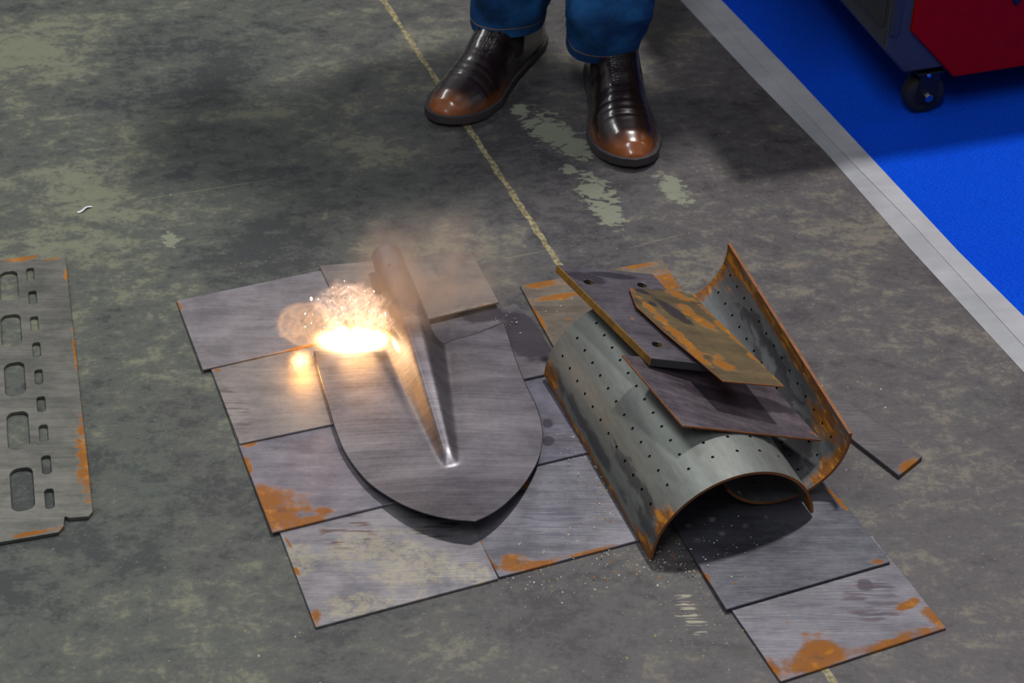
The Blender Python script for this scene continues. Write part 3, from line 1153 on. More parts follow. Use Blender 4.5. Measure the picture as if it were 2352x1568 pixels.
def shoe(root, heel, toe, mirror, label):
    L = .298
    d = (toe - heel)
    d.z = 0
    ang = math.atan2(d.y, d.x) - PI / 2
    M = Matrix.Translation((toe.x, toe.y, 0)) @ Matrix.Rotation(ang, 4, 'Z') @ Matrix.Translation((0, -L, 0))
    # ---- upper
    NF, NA = 90, 48
    vs, fs = [], []
    for i in range(NF + 1):
        f = i / NF
        f = .5 - .5 * math.cos(PI * f) if True else f
        f = .002 + .996 * f
        w, c = outline(f, mirror)
        w = max(w - .002, .001)
        sup = interp([(0, 2.3), (.1, 3.2), (.4, 3.4), (.6, 2.6), (1, 2.4)], f)
        h = interp(HUP, f)
        top_w = interp(TUP, f)
        # wear folds across the vamp
        fold = 0.0
        if .60 < f < .82:
            fold = .0016 * math.sin((f - .60) * 2 * PI / .045) * math.sin(PI * (f - .60) / .22)
        for j in range(NA + 1):
            a = PI * j / NA
            ca, sa = math.cos(a), math.sin(a)
            ex_ = 2.0 / sup
            xx = math.copysign(abs(ca) ** ex_, ca)
            zz = abs(sa) ** ex_
            taper = 1 - (1 - top_w) * zz
            vs.append(M @ Vector((c + xx * w * taper, f * L, .011 + (h - .011) * zz + fold * sa ** 2)))
    for i in range(NF):
        for j in range(NA):
            a = i * (NA + 1) + j
            fs.append((a, a + 1, a + NA + 2, a + NA + 1))
    fs.append(tuple(range(NA + 1)))
    fs.append(tuple(range(NF * (NA + 1) + NA, NF * (NA + 1) - 1, -1)))
    o0 = M @ Vector((0, 0, 0))
    me = bpy.data.meshes.new('shoe')
    Mi = M.inverted()
    me.from_pydata([tuple(Mi @ v) for v in vs], [], fs)
    sh = bpy.data.objects.new('shoe', me)
    COL.objects.link(sh)
    me.materials.append(LEA)
    for p_ in me.polygons:
        p_.use_smooth = True
    sh.parent = root
    sh.matrix_local = Matrix.Translation(-Vector(root.location)) @ M
    fix_normals(sh)
    me.set_sharp_from_angle(angle=math.radians(60))
    sh['label'] = label

    def child(name, vs, fs, mat, smooth=True):
        me = bpy.data.meshes.new(name)
        me.from_pydata([tuple(v) for v in vs], [], fs)
        ob = bpy.data.objects.new(name, me)
        COL.objects.link(ob)
        me.materials.append(mat)
        for p_ in me.polygons:
            p_.use_smooth = smooth
        ob.parent = sh
        fix_normals(ob)
        me.set_sharp_from_angle(angle=math.radians(45))
        return ob

    # ---- sole with heel block
    vs, fs = [], []
    N = 60
    ring = []
    for side_ in (1, -1):
        rng = range(N + 1) if side_ == 1 else range(N - 1, 0, -1)
        for i in rng:
            f = .5 - .5 * math.cos(PI * i / N)
            w, c = outline(f, mirror)
            yy = f * (L + .006) - .003
            ring.append((c + side_ * (w + .0015 * (1 if 0 < i < N else 0)), yy, f))
    k = len(ring)
    levels = []
    for zt in ('b', 'm', 't'):
        for (x, y, f) in ring:
            spring = .010 * max(0, (f - .72) / .28) ** 1.6
            if zt == 't':
                z = .0135 + spring * .6
            elif zt == 'm':
                z = .0095 + spring * .8
            else:
                z = .0 if f < .30 or f > .42 else .006
                z = (0.0 if f < .3 else (.005 * min(1, (f - .3) / .03) * (1 - min(1, max(0, (f - .42) / .15)))))
                z += spring * .8
            vs.append((x * (.985 if zt != 'm' else 1), y, z))
    for lv in range(2):
        for i in range(k):
            j = (i + 1) % k
            fs.append((lv * k + i, lv * k + j, (lv + 1) * k + j, (lv + 1) * k + i))
    fs.append(tuple(range(k - 1, -1, -1)))
    fs.append(tuple(range(2 * k, 3 * k)))
    child('sole', vs, fs, SOLE)

    # ---- elastic gores on both sides of the ankle, slightly proud ribbed panels
    for sd in (1, -1):
        vs, fs = [], []
        nu, nv = 14, 12
        for iu in range(nu + 1):
            for iv in range(nv + 1):
                vv = iv / nv
                f = .30 + (.055 + .07 * vv) * (iu / nu - .5) * 2 + .05 * vv * 0
                f = .41 + (iu / nu - .5) * (.05 + .15 * vv)
                w, c = outline(f, mirror)
                w -= .002
                h = interp(HUP, f)
                tw = interp(TUP, f)
                z = .034 + vv * .050
                zz = min(.93, (z - .014) / (h - .014))
                sa = zz ** 1.3
                ca = math.sqrt(max(0, 1 - sa * sa))
                xx = ca ** (2 / 2.6)
                rib = .0006 * math.sin(iu * PI)
                edge = .0022 if 0 < iu < nu and 0 < iv < nv else -.002
                vs.append((c + sd * (xx * w * (1 - (1 - tw) * zz) + edge * .6 + (.0007 if iu % 2 else 0)), f * L, z))
        for iu in range(nu):
            for iv in range(nv):
                a = iu * (nv + 1) + iv
                fs.append((a, a + 1, a + nv + 2, a + nv + 1))
        child('elastic_gore', vs, fs, GORE)
    return M


def denim():
    t = NT('blue_denim')
    P = t.pos()
    n = t.noise(P, 18, 5, .6)
    tw = t.noise(t.map(P, .6, (900, 300, 900)), 1, 2, .6)
    c = t.mix(t.step(n, .35, .68), lin(14, 54, 102), lin(30, 92, 150))
    c = t.mix(t.m('MULTIPLY', t.step(tw, .45, .7), .35), c, lin(60, 104, 150))
    t.bsdf(c, .85, 0.0, bump=t.m('ADD', tw, n), bstr=.4, bdist=.0015, Specular_IOR_Level=.2)
    return t.mat


def person():
    lt, lh = G(1012, 292), G(1232, 78)
    rt_, rh = G(1452, 392), G(1376, 92)
    lh = lt + (lh - lt).normalized() * .298
    rh = rt_ + (rh - rt_).normalized() * .298
    fc = (lt + lh + rt_ + rh) / 4
    root = None
    # body: one continuous skinned figure (feet in the shoes, legs, trunk, arms, head)
    la = lh + (lt - lh) * .20
    ra = rh + (rt_ - rh) * .20
    ctr = Vector(((la.x + ra.x) / 2 + .03, max(la.y, ra.y) + .03, 0))
    V, E, R = [], [], []

    def add(p_, r, par=None):
        V.append(Vector(p_))
        R.append(r)
        if par is not None:
            E.append((par, len(V) - 1))
        return len(V) - 1

    pel = add(ctr + Vector((0, 0, .95)), (.15, .11))
    for (a, toe, sx_) in ((la, lt, -1), (ra, rt_, 1)):
        hip = add(ctr + Vector((.09 * sx_, 0, .88)), (.085, .085), pel)
        knee = add(Vector((a.x * .75 + (ctr.x + .09 * sx_) * .25, a.y * .75 + ctr.y * .25 - .02, .50)), (.052, .055), hip)
        hb = (a - toe).normalized()
        ank = add(Vector((a.x, a.y, .11)) + hb * .012, (.019, .019), knee)
        add(Vector((a.x, a.y, .045)) + (a - toe).normalized() * .012, (.020, .018), ank)
        ft = add(Vector((a.x, a.y, .032)) + (toe - a).normalized() * .13, (.022, .010), ank)
    chest = add(ctr + Vector((0, 0, 1.32)), (.16, .11), pel)
    neck = add(ctr + Vector((0, -.01, 1.50)), (.055, .055), chest)
    hd = add(ctr + Vector((0, -.02, 1.63)), (.080, .095), neck)
    add(ctr + Vector((0, -.02, 1.74)), (.05, .06), hd)
    for sx_ in (-1, 1):
        shd = add(ctr + Vector((.19 * sx_, 0, 1.42)), (.055, .055), chest)
        el = add(ctr + Vector((.25 * sx_, .03, 1.13)), (.04, .04), shd)
        wr = add(ctr + Vector((.24 * sx_, -.06, .89)), (.027, .03), el)
        add(ctr + Vector((.235 * sx_, -.09, .80)), (.03, .018), wr)
    me = bpy.data.meshes.new('person')
    org = Vector((fc.x, fc.y, 0))
    me.from_pydata([tuple(v - org) for v in V], E, [])
    pr = bpy.data.objects.new('person', me)
    COL.objects.link(pr)
    pr.location = org
    sk = pr.modifiers.new('skin', 'SKIN')
    for i, sv in enumerate(me.skin_vertices[0].data):
        sv.radius = R[i]
        sv.use_root = (i == 0)
    sb = pr.modifiers.new('sub', 'SUBSURF')
    sb.levels = sb.render_levels = 2
    me.materials.append(plain('skin', lin(190, 140, 115), .5))
    tag(pr, 'person standing behind the shovel, seen from the shins down in blue jeans and brown shoes', 'person')
    shoe(pr, lh, lt, -1, 'brown toed leather ankle shoe turned to the left')
    shoe(pr, rh, rt_, 1, 'brown toed leather ankle shoe pointing to the front')
    DEN = denim()
    STI = plain('orange_stitching', lin(176, 132, 84), .8)
    # jeans: rings from hem to hip
    legs = []
    specs = [dict(c0=G(1167, 22, .085), rx=.056, ry=.058, knee=V[2], zt=.085, tilt=.10, seed=1, c1=G(1180, 5, .105)),
             dict(c0=G(1384, 82, .085), rx=.053, ry=.055, knee=V[7], zt=.085, tilt=-.02, seed=5, c1=G(1402, -5, .16))]
    specs[0]['knee'] = V[2]
    jroot = None
    allv, allf = [], []
    st_v, st_f = [], []
    for n_, (sp, a, sx_) in enumerate(zip(specs, (la, ra), (-1, 1))):
        hipc = ctr + Vector((.085 * sx_, 0, .88))
        kn = Vector((a.x * .72 + hipc.x * .28, a.y * .72 + hipc.y * .28 - .02, .5))
        rows, seg = 74, 64
        b0 = len(allv)
        c0 = Vector(sp['c0'])
        for i in range(rows + 1):
            f = i / rows
            z = .078 + (.90 - .078) * (f ** 1.7)
            if z < .16:
                kk = (z - .078) / .082
                c = Vector((c0.x, c0.y, 0)).lerp(Vector((sp['c1'].x, sp['c1'].y, 0)), kk)
            elif z < .5:
                kk = (z - .16) / .34
                c = Vector((sp['c1'].x, sp['c1'].y, 0)).lerp(Vector((kn.x, kn.y, 0)), kk)
            else:
                kk = (z - .5) / .4
                c = Vector((kn.x, kn.y, 0)).lerp(Vector((hipc.x, hipc.y, 0)), kk)
            wid = interp([(0, 0), (.08, 0), (.16, .011 if n_ else .006), (.3, .012), (.5, .018), (.9, .045)], z)
            for j in range(seg):
                t_ = 2 * PI * j / seg
                ct, stn = math.cos(t_), math.sin(t_)
                ct, stn = math.copysign(abs(ct) ** .72, ct), math.copysign(abs(stn) ** .72, stn)
                fold = .006 * mnoise.noise(Vector((ct * 1.3 + 5 * n_, stn * 1.3, z * 22 + 3 * n_ + ct * 1.1))) * min(1, (z - .078) / .03)
                fold += .003 * mnoise.noise(Vector((ct * 3, stn * 3, z * 50 + 9)))* min(1, (z - .085) / .02)
                r_x = sp['rx'] + wid + fold
                r_y = sp['ry'] + wid + fold
                hem = (-.010 if n_ == 0 else -.010) * stn * max(0, 1 - (z - .078) / .06) + sp['tilt'] * ct * .05 * max(0, 1 - (z - .078) / .06)
                allv.append(Vector((c.x + r_x * ct, c.y + r_y * stn, z - hem * 0 + (.008 * stn + sp['tilt'] * .05 * ct) * max(0, 1 - (z - .078) / .08))))
        for i in range(rows):
            for j in range(seg):
                j2 = (j + 1) % seg
                allf.append((b0 + i * seg + j, b0 + i * seg + j2, b0 + (i + 1) * seg + j2, b0 + (i + 1) * seg + j))
        # stitched line above the hem
        base = [v.copy() for v in allv[b0:]]

        def at_row(zoff, j):
            # point on surface at fixed offset above hem
            z0 = base[j].z
            for i in range(rows):
                p1, p2 = base[i * seg + j], base[(i + 1) * seg + j]
                if p2.z >= z0 + zoff:
                    k = (z0 + zoff - p1.z) / max(p2.z - p1.z, 1e-6)
                    return p1.lerp(p2, k)
            return base[j]
        s0 = len(st_v)
        cc = Vector((c0.x, c0.y, 0))
        for j in range(seg):
            for zo in (.0165, .0178):
                q = at_row(zo, j)
                out = Vector((q.x - c0.x, q.y - c0.y, 0)).normalized()
                st_v.append(q + out * .0006)
        for j in range(seg):
            a1, a2 = s0 + 2 * j, s0 + 2 * ((j + 1) % seg)
            st_f.append((a1, a2, a2 + 1, a1 + 1))
    # hips
    b0 = len(allv)
    seg = 64
    for i in range(12):
        f = i / 11
        z = .82 + .24 * f
        for j in range(seg):
            t_ = 2 * PI * j / seg
            allv.append(ctr + Vector((math.cos(t_) * (.175 - .01 * f), math.sin(t_) * (.12 - .005 * f), z)))
    for i in range(11):
        for j in range(seg):
            j2 = (j + 1) % seg
            allf.append((b0 + i * seg + j, b0 + i * seg + j2, b0 + (i + 1) * seg + j2, b0 + (i + 1) * seg + j))
    je = mesh_obj('jeans', allv, allf, DEN, pr, smooth=True, origin=org)
    so = je.modifiers.new('thickness', 'SOLIDIFY')
    so.thickness = .0022
    so.offset = -1
    so2 = mesh_obj('hem_stitching', st_v, st_f, STI, None, smooth=True, origin=org)
    so2.parent = je
    so2.location = (0, 0, 0)
    # shirt on the trunk and sleeves (out of frame)
    bm = bmesh.new()
    rings = []
    for i in range(14):
        f = i / 13
        z = 1.0 + .48 * f
        w = interp([(0, .19), (.5, .19), (.8, .215), (.95, .13), (1, .075)], f)
        dp = interp([(0, .135), (.5, .13), (.8, .125), (.95, .09), (1, .072)], f)
        rings.append([bm.verts.new(ctr + Vector((math.cos(2 * PI * j / 40) * w, math.sin(2 * PI * j / 40) * dp, z))) for j in range(40)])
    for a, b in zip(rings[:-1], rings[1:]):
        for j in range(40):
            bm.faces.new((a[j], a[(j + 1) % 40], b[(j + 1) % 40], b[j]))
    for sx_ in (-1, 1):
        cyl(bm, ctr + Vector((.185 * sx_, 0, 1.42)), ctr + Vector((.255 * sx_, .03, 1.13)), .075, .06, 24)
        cyl(bm, ctr + Vector((.255 * sx_, .035, 1.14)), ctr + Vector((.24 * sx_, -.06, .91)), .058, .045, 24)
    from_bm('shirt', bm, plain('dark_shirt', lin(60, 62, 70), .8), pr, origin=org, smooth=True, ang=50)


person()


# ------------------------------------------------------------------ machine on the carpet
def machine():
    z0 = .082
    C0 = G(2077, 169, z0)
    C1 = G(2169, 155, z0)
    e = Vector((C1.x - C0.x, C1.y - C0.y, 0)).normalized()
    a_ = math.atan2(e.y, e.x)
    d = Vector((-e.y, e.x, 0))             # away from the camera
    n = -d
    H, WD, DP = .42, .62, .85
    W_ = lambda x, y: ((Gp(x, y, C0, n) - C0).dot(e), (Gp(x, y, C0, n)).z)
    root = empty('welding_machine', (C0.x, C0.y, .004))
    grey = plain('anthracite_panel', lin(52, 54, 54), .45, .1)
    frame_m = plain('dark_grey_frame', lin(58, 60, 66), .42, .1)
    red = plain('red_lacquer', (.30, .0, .0, 1), .5, 0, Specular_IOR_Level=.12)
    black = plain('black_plastic', lin(14, 14, 16), .5)
    chrome = plain('polished_bolt', lin(200, 205, 210), .12, 1.0)

    def P3(u, z, dd=0.0):
        return C0 + e * u + Vector((0, 0, z - C0.z)) + d * dd

    def prism(name, prof, d0, d1, mat, parent=root, bev=.003, seg=3):
        k = len(prof)
        vs = [P3(u, z, d0) for u, z in prof] + [P3(u, z, d1) for u, z in prof]
        fs = [tuple(range(k)), tuple(range(2 * k - 1, k - 1, -1))] + [(i, i + k, (i + 1) % k + k, (i + 1) % k) for i in range(k)]
        o = mesh_obj(name, vs, fs, mat, parent, origin=(P3(prof[0][0], prof[0][1], d0)))
        fix_normals(o)
        if bev:
            bevel(o, bev, seg)
        return o

    c = W_(2031, 117)          # left corner above the chamfer
    prof = [(c[0], H), (c[0], c[1]), (0, z0), (WD, z0), (WD, H)]
    prism('housing', prof, 0, DP, frame_m, bev=.004)
    # red front panel, chamfered at its lower left
    r0, r1, r2 = W_(2090, 70), W_(2186, 174), W_(2352, 152)
    rp_ = [(r0[0] + .002, H - .03), (r0[0], r0[1]), (r1[0], r1[1]), (WD - .02, r1[1]), (WD - .02, H - .03)]
    prism('front_panel', rp_, -.006, .01, red, bev=.0035)
    # black emblem bar on the red panel, only its lower end reaches into view
    u0, zz = W_(2325, -3)
    emb = prism('emblem', [(u0, zz + .05), (u0 - .004, zz), (u0 + .004, zz - .008), (u0 + .012, zz + .004), (u0 + .03, zz + .002), (u0 + .03, zz + .05)], -.008, -.005, black, bev=.0006)
    # recessed left side panel, wrapping slightly round the corner
    pl = []
    for (dd, z) in [(.012, c[1] + .030), (DP - .03, c[1] + .030), (DP - .03, H - .03), (.012, H - .03)]:
        pl.append((dd, z))
    u = c[0] - .004
    vs = [P3(u, z, dd) for dd, z in pl] + [P3(u + .01, z, dd) for dd, z in pl]
    o = mesh_obj('side_panel', vs, [(0, 1, 2, 3), (7, 6, 5, 4)] + [(i, i + 4, (i + 1) % 4 + 4, (i + 1) % 4) for i in range(4)], grey, root, origin=P3(u, z0 + .1, .3))
    fix_normals(o)
    bevel(o, .003, 3)
    # front strip panel between the corner and the red panel
    q0, q1 = W_(2040, 82), W_(2064, 78)
    prism('corner_panel', [(c[0] + .003, H - .03), (c[0] + .003, q0[1]), (q1[0] - .003, q0[1] - .002), (q1[0], q0[1] + .006), (q1[0], H - .03)], -.003, .01, grey, bev=.0015)
    wt = prism('shading_overhang', [(-.20, H), (-.20, H + .03), (WD + .02, H + .03), (WD + .02, H)], -.004, DP + .02, frame_m, bev=.004)  # added top, out of frame, overhanging left to shade the tape
    prism('base_skirt', [(.02, z0), (.02, z0 - .02), (WD - .02, z0 - .02), (WD - .02, z0)], .02, DP - .02, black, bev=.002)

    # casters
    def caster(u, dd, first=False):
        cpos = P3(u, .034, dd)
        R_ = .030
        bm = bmesh.new()
        # wheel: tyre with rounded shoulders, lathe round axis along d
        prof_ = [(-.0125, .0), (-.0125, .019), (-.0125, .024), (-.0105, .0285), (-.006, R_), (.006, R_), (.0105, .0285), (.0125, .024), (.0125, .019), (.0125, 0)]
        sg = 40
        ringv = []
        for (w, r) in prof_:
            if r == 0:
                ringv.append([bm.verts.new(cpos + d * w)])
            else:
                ringv.append([bm.verts.new(cpos + d * w + e * (r * math.cos(2 * PI * k / sg)) + Vector((0, 0, r * math.sin(2 * PI * k / sg)))) for k in range(sg)])
        for A, B in zip(ringv[:-1], ringv[1:]):
            for k in range(sg):
                k2 = (k + 1) % sg
                if len(A) == 1:
                    bm.faces.new((A[0], B[k], B[k2]))
                elif len(B) == 1:
                    bm.faces.new((A[k], B[0], A[k2]))
                else:
                    bm.faces.new((A[k], B[k], B[k2], A[k2]))
        bmesh.ops.recalc_face_normals(bm, faces=bm.faces[:])
        cs = from_bm('caster', bm, plain('caster_tyre', lin(30, 29, 28), .6), root, origin=cpos, smooth=True, ang=35)
        # fork
        bm = bmesh.new()
        rot = Matrix.Rotation(a_, 4, 'Z')
        for sd in (-1, 1):
            box(bm, cpos + d * (.0155 * sd) + Vector((0, 0, .014)), (.030, .0025, .046), rot)
        box(bm, cpos + Vector((0, 0, .038)), (.040, .036, .005), rot)
        f_ = from_bm('fork', bm, black, cs, origin=cpos)
        f_.location = (0, 0, 0)
        bevel(f_, .001)
        for (du, dz, rr) in ((0, 0, .0075), (-.006, .0385, .0038)):
            b0 = cpos + e * du + Vector((0, 0, dz)) - d * .0165
            bm = bmesh.new()
            cyl(bm, b0, b0 - d * .006, rr, rr * .9, 6 if rr > .005 else 16)
            b_ = from_bm('bolt', bm, chrome, cs, origin=b0)
            b_.location = b0 - cpos
            bevel(b_, .0008)

    wpos = G(2112, 250, .004)
    du = (wpos - C0).dot(e)
    dd = (wpos - C0).dot(d)
    caster(du, max(dd, .012) + .0)
    caster(WD - .05, .03)
    caster(.03, DP - .05)
    caster(WD - .05, DP - .05)
    tag(root, 'dark grey machine cabinet on casters with a glossy red front panel, on the blue carpet', 'machine')


machine()

# ------------------------------------------------------------------ fire, sparks, smoke
FB = G(820, 800, .03)       # foot of the fire on the left shoulder of the blade


def vol_obj(name, c, half, build, label, cat, rot=0.0):
    bm = bmesh.new()
    bmesh.ops.create_icosphere(bm, subdivisions=3, radius=1, matrix=Matrix.Translation(c) @ Matrix.Diagonal((*half, 1)))
    t = NT(name)
    P = t.pos((0, 0, 0))
    q = t.map(P, 0, (1 / half[0], 1 / half[1], 1 / half[2]))
    ln = t.n('ShaderNodeVectorMath', operation='LENGTH')
    t.set(ln.inputs[0], q)
    build(t, P, q, ln.outputs['Value'])
    o = from_bm(name, bm, t.mat, origin=c)
    o.rotation_euler.z = rot
    tag(o, label, cat, kind='stuff')
    return o


def volume(t, emis_col=None, emis=None, dens=None, dcol=(.8, .7, .62, 1), aniso=0.2):
    v = t.n('ShaderNodeVolumePrincipled')
    v.inputs['Color'].default_value = dcol
    t.set(v.inputs['Density'], dens if dens is not None else 0.0)
    v.inputs['Anisotropy'].default_value = aniso
    if emis is not None:
        t.set(v.inputs['Emission Strength'], emis)
        t.set(v.inputs['Emission Color'], emis_col)
    t.t.links.new(v.outputs[0], t.out.inputs['Volume'])


def ridged(t, vec, scale, dist=1.2, detail=3, w=.06):
    n = t.noise(vec, scale, detail, .5, dist)
    a = t.m('ABSOLUTE', t.m('SUBTRACT', n, .5))
    return t.m('SUBTRACT', 1.0, t.step(a, 0, w))


def white_hot(t, P, q, r):
    s = t.n('ShaderNodeSeparateXYZ')
    t.set(s.inputs[0], P)
    n = t.noise(t.map(P, 0, (1.2, .5, .4)), 90, 3, .65, .5)
    body = t.step(t.m('SUBTRACT', 1.0, r), .0, .45)
    up = t.m('ADD', t.step(s.outputs[2], -.005, .025), t.step(s.outputs[1], -.008, .03))
    cut = t.m('SUBTRACT', n, t.m('MULTIPLY', up, .28))
    k = t.m('MULTIPLY', body, t.step(cut, .12, .36))
    col = t.mix(t.step(k, .1, .9), (1, .42, .08, 1), (1, .82, .50, 1))
    volume(t, col, t.m('MULTIPLY', k, 150.0))


def spatter(t, P, q, r):
    n = t.noise(P, 210, 4, .7, .8)
    core = t.step(t.m('SUBTRACT', 1.0, r), .15, .8)
    k = t.m('MULTIPLY', core, t.step(n, .40, .62))
    k = t.m('MULTIPLY_ADD', t.m('POWER', core, 2.5), .8, k)
    col = t.mix(core, (1, .35, .05, 1), (1, .70, .30, 1))
    volume(t, col, t.m('MULTIPLY', k, 150.0))


def lace(t, P, q, r):
    # rolling glowing billows above the white heat
    s = t.n('ShaderNodeSeparateXYZ')
    t.set(s.inputs[0], q)
    body = t.step(t.m('ADD', t.m('SUBTRACT', 1.0, r), t.m('MULTIPLY', t.m('SUBTRACT', t.noise(P, 45, 2), .5), .9)), .05, .3)
    r1 = ridged(t, P, 42, 1.6, 2, .05)
    r2 = ridged(t, P, 80, 1.0, 2, .07)
    rim = t.m('MULTIPLY', body, t.m('SUBTRACT', 1.0, t.step(body, .6, 1.0)))
    k = t.m('MULTIPLY', body, t.m('MULTIPLY_ADD', r1, 1.1, t.m('MULTIPLY_ADD', r2, .35, .02)))
    k = t.m('MULTIPLY_ADD', rim, .12, k)
    low = t.m('SUBTRACT', 1.0, t.step(s.outputs[2], -.9, .2))
    col = t.mix(low, (1, .62, .42, 1), (1, .62, .22, 1))
    volume(t, col, t.m('MULTIPLY', k, t.m('MULTIPLY_ADD', low, 40.0, 38.0)), dens=t.m('MULTIPLY', k, 3.0), dcol=(.9, .75, .65, 1))


def bubble(t, P, q, r):
    n = t.noise(P, 30, 5, .6, 1.6)
    rr = t.m('ADD', r, t.m('MULTIPLY', t.m('SUBTRACT', n, .5), .55))
    shell = t.m('SUBTRACT', 1.0, t.step(t.m('ABSOLUTE', t.m('SUBTRACT', rr, .80)), 0, .10))
    inner = t.m('MULTIPLY', t.step(t.m('SUBTRACT', .9, rr), 0, .3), ridged(t, P, 34, 2.2, 3, .09))
    k = t.m('MULTIPLY_ADD', shell, .8, t.m('MULTIPLY_ADD', inner, .9, .03))
    k = t.m('MULTIPLY', k, t.step(t.m('SUBTRACT', 1.0, r), 0, .08))
    volume(t, (1, .50, .20, 1), t.m('MULTIPLY', k, 17.0), dens=t.m('MULTIPLY', k, 6.0))  # emission puts the orange firelight into the smoke itself


def plume(t, P, q, r):
    n = t.noise(t.map(P, 0, (1, 1, .7)), 13, 5, .6, 1.2)
    body = t.step(t.m('SUBTRACT', 1.0, r), .0, .7)
    k = t.m('MULTIPLY', body, t.step(n, .38, .70))
    volume(t, (1, .62, .42, 1), t.m('MULTIPLY', k, .35), dens=t.m('MULTIPLY', k, 16.0), dcol=(.80, .62, .50, 1), aniso=.1)  # slight emission stands in for firelight on the smoke


def glow(t, P, q, r):
    k = t.step(t.m('SUBTRACT', 1.0, r), 0, 1)
    k = t.m('MULTIPLY', k, t.m('MULTIPLY_ADD', t.noise(P, 20, 4, .6, 1), .9, .3))
    volume(t, (1, .50, .16, 1), t.m('MULTIPLY', k, 2.2), dens=t.m('MULTIPLY', k, 1.2))  # emission paints the lens halo of the fire along with the haze


vol_obj('fire', G(812, 780, .022), (.060, .030, .016), white_hot,
        'white hot fire along the left shoulder of the shovel blade', 'fire')
vol_obj('fire', G(690, 828, .010), (.024, .034, .010), spatter,
        'small white hot fire on the plate just left of the blade corner', 'fire')
vol_obj('fire', G(908, 790, .030), (.0045, .022, .006), white_hot,
        'narrow streak of fire along the left flank of the shovel ridge', 'fire', rot=.36)
vol_obj('flame', G(808, 712, .075), (.050, .030, .048), lace,
        'curling pinkish flame billows rising above the left shoulder of the blade', 'flame')
vol_obj('flame', G(868, 745, .06), (.024, .02, .022), lace,
        'small rounded flame billow against the shovel socket', 'flame')
vol_obj('smoke', G(706, 745, .045), (.044, .025, .034), bubble,
        'thin orange glowing smoke ring drifting left of the fire', 'smoke')
vol_obj('smoke', G(1000, 610, .11), (.125, .09, .085), plume,
        'tan smoke cloud drifting right over the shovel socket', 'smoke')
vol_obj('smoke', G(915, 690, .08), (.06, .05, .07), plume,
        'thin warm smoke veil in front of the shovel socket', 'smoke')
vol_obj('haze', G(825, 760, .06), (.115, .07, .080), glow,
        'orange glowing haze and lens halo around the whole fire', 'haze')

# the light the fire gives
lamp('fire_light', 'POINT', G(812, 775, .036), .22, (1, .55, .20), shadow_soft_size=.03)
lamp('fire_light', 'POINT', G(694, 832, .020), .15, (1, .46, .10), shadow_soft_size=.016)

hot = NT('spark_glow')
em = hot.n('ShaderNodeEmission')
em.inputs[0].default_value = (1, .62, .25, 1)
em.inputs[1].default_value = 16
hot.t.links.new(em.outputs[0], hot.out.inputs['Surface'])
bm = bmesh.new()
bmesh.ops.create_icosphere(bm, subdivisions=2, radius=1)
smesh = bpy.data.meshes.new('spark')
bm.to_mesh(smesh)
bm.free()
smesh.materials.append(hot.mat)
sparks = [(715, 686, 7, 11), (731, 687, 3, 4), (701, 720, 4, 4), (718, 722, 2, 2), (701, 750, 3, 4), (715, 742, 2, 5), (786, 708, 4, 12),
          (774, 740, 4, 4), (859, 669, 4, 4), (847, 694, 3, 4), (848, 714, 3, 4), (737, 761, 2, 5), (745, 752, 3, 4),
          (791, 645, 2, 3), (885, 722, 3, 14), (838, 668, 3, 3), (800, 659, 3, 3), (764, 660, 2, 3), (760, 690, 3, 2), (790, 722, 2, 4),
          (852, 717, 2, 2), (771, 710, 2, 2), (728, 775, 3, 4), (760, 752, 2, 3)]
spark_words = ['large reddish spark alone above the smoke ring, the biggest one', 'small white spark just right of the big reddish spark',
               'spark above the left end of the smoke ring', 'fainter dot right of the spark above the smoke ring',
               'lower left spark in front of the smoke ring', 'slim spark close to the lower left spark in the smoke ring',
               'long slanting spark streak in the middle of the flame', 'round spark at the lower end of the long slanting streak',
               'bright spark at the upper right of the flame beside the socket', 'spark below the upper right one, left of the socket',
               'spark low on the right side of the flame, above the round billow', 'thin upright spark where smoke ring and flame meet',
               'thin spark right of the one where ring and flame meet', 'topmost spark over the crown of the flame',
               'long upright spark touching the shovel socket', 'spark on the right part of the flame crown',
               'spark in the centre of the flame crown', 'spark on the left part of the flame crown',
               'spark on the left flank of the flame below its crown', 'tiny spark under the long slanting streak',
               'tiny spark beside the low right spark of the flame', 'tiny spark left of the long slanting streak',
               'spark just above the left end of the white fire', 'tiny spark above the white fire, right of the smoke ring']
for i, (x, y, w, h) in enumerate(sparks):
    z = .03 + max(0, (800 - y)) / 1300.0
    o = bpy.data.objects.new('spark', smesh)
    COL.objects.link(o)
    o.location = G(x, y, z)
    o.scale = (w / 4600, w / 4600, h / 3800)
    tag(o, spark_words[i], 'spark', group='sparks over the burning blade shoulder')

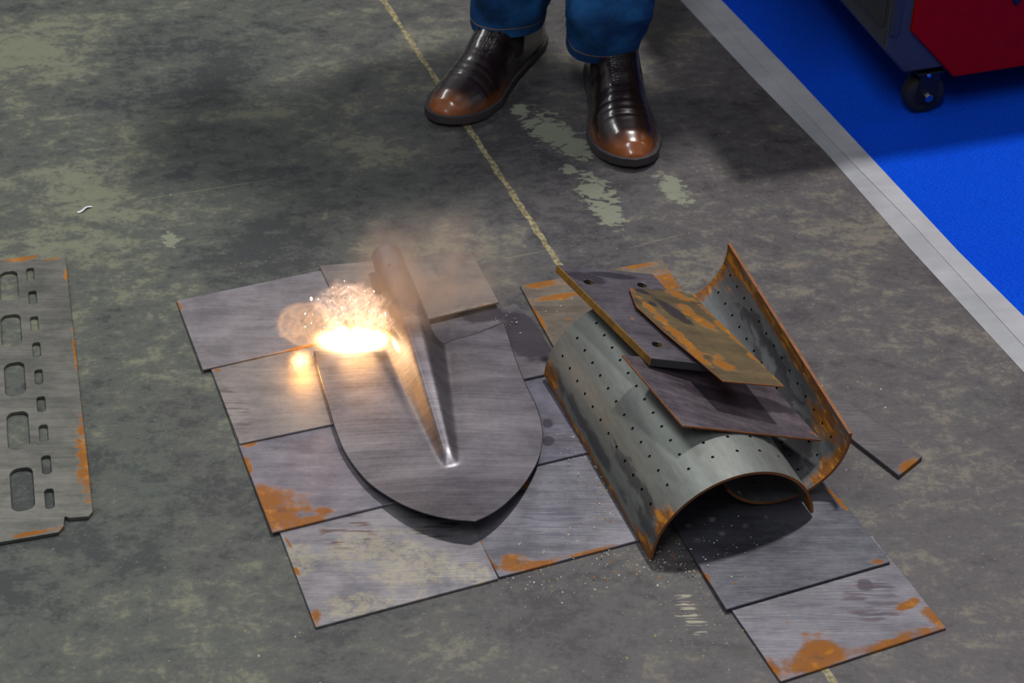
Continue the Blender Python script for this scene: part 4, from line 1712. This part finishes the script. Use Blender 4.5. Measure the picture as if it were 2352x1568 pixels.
# ------------------------------------------------------------------ grit and scraps
def grit():
    rnd = random.Random(3)
    vs, fs, mi = [], [], []
    regs = [(1490, 1290, 130, 60, 150, 0), (1250, 1330, 150, 45, 90, 0), (1380, 1130, 45, 130, 90, TK + .0004), (1640, 1270, 110, 80, 60, 2 * TK),
            (1650, 1450, 160, 90, 60, 0), (1270, 700, 50, 40, 14, TK), (1330, 1230, 110, 60, 60, TK), (1180, 730, 40, 40, 14, 2 * TK),
            (1950, 950, 180, 160, 30, 0), (600, 1450, 300, 80, 22, 0), (1320, 1010, 40, 60, 40, 2 * TK), (1750, 1380, 150, 80, 24, TK), (350, 500, 300, 200, 14, 0),
            (1750, 800, 300, 200, 26, 0)]
    for (cx, cy, sx_, sy_, n, z) in regs:
        for k in range(n):
            x, y = rnd.gauss(cx, sx_ * .55), rnd.gauss(cy, sy_ * .55)
            c = G(x, y, z)
            c.z = z + .0002
            s = rnd.choice([.0004, .0005, .0006, .0007, .0011]) * rnd.uniform(.7, 1.2)
            a = rnd.uniform(0, PI)
            el = rnd.uniform(1, 1.8)
            b = len(vs)
            ux, uy = math.cos(a) * s * el, math.sin(a) * s * el
            vx, vy = -math.sin(a) * s, math.cos(a) * s
            vs += [(c.x + ux, c.y + uy, c.z), (c.x + vx, c.y + vy, c.z), (c.x - ux, c.y - uy, c.z), (c.x - vx, c.y - vy, c.z),
                   (c.x, c.y, c.z + s)]
            for q in ((0, 1, 4), (1, 2, 4), (2, 3, 4), (3, 0, 4), (3, 2, 1, 0)):
                fs.append(tuple(b + w for w in q))
                mi.append(0)
            cl = rnd.choice([0, 0, 0, 1, 1, 2])
            for w in range(5):
                mi[-1 - w] = cl
    o = mesh_obj('grit', vs, fs, plain('pale_grit', lin(206, 204, 190), .6))
    o.data.materials.append(plain('sandy_grit', lin(184, 164, 104), .6))
    o.data.materials.append(plain('rusty_grit', lin(190, 120, 40), .6))
    for p_, k in zip(o.data.polygons, mi):
        p_.material_index = k
    tag(o, 'pale crumbs of grit scattered over the floor and plates around the half pipe', 'grit', kind='stuff')


grit()
c = G(195, 482, .0)
vs = []
for i in range(9):
    f = i / 8 - .5
    w = .0028
    ax_ = Vector((math.cos(.75), math.sin(.75), 0))
    pp = c + ax_ * (f * .022) + Vector((-ax_.y, ax_.x, 0)) * (.0014 * math.sin(f * 7))
    nn = Vector((-ax_.y, ax_.x, 0))
    hz = .0012 + .0022 * math.cos(f * 3) ** 2
    vs += [pp + nn * w + Vector((0, 0, hz * .5)), pp - nn * w * .8 + Vector((0, 0, hz)), pp - nn * w * .8 + Vector((0, 0, hz - .0004)), pp + nn * w + Vector((0, 0, hz * .5 - .0004))]
fs = []
for i in range(8):
    for k in range(4):
        fs.append((4 * i + k, 4 * i + (k + 1) % 4, 4 * i + 4 + (k + 1) % 4, 4 * i + 4 + k))
fs += [(3, 2, 1, 0), (32, 33, 34, 35)]
o = mesh_obj('paper_scrap', vs, fs, plain('white_paper', lin(214, 212, 220), .7), origin=c)
fix_normals(o)
tag(o, 'tiny curled white scrap lying alone on the floor above the slotted plate', 'scrap')
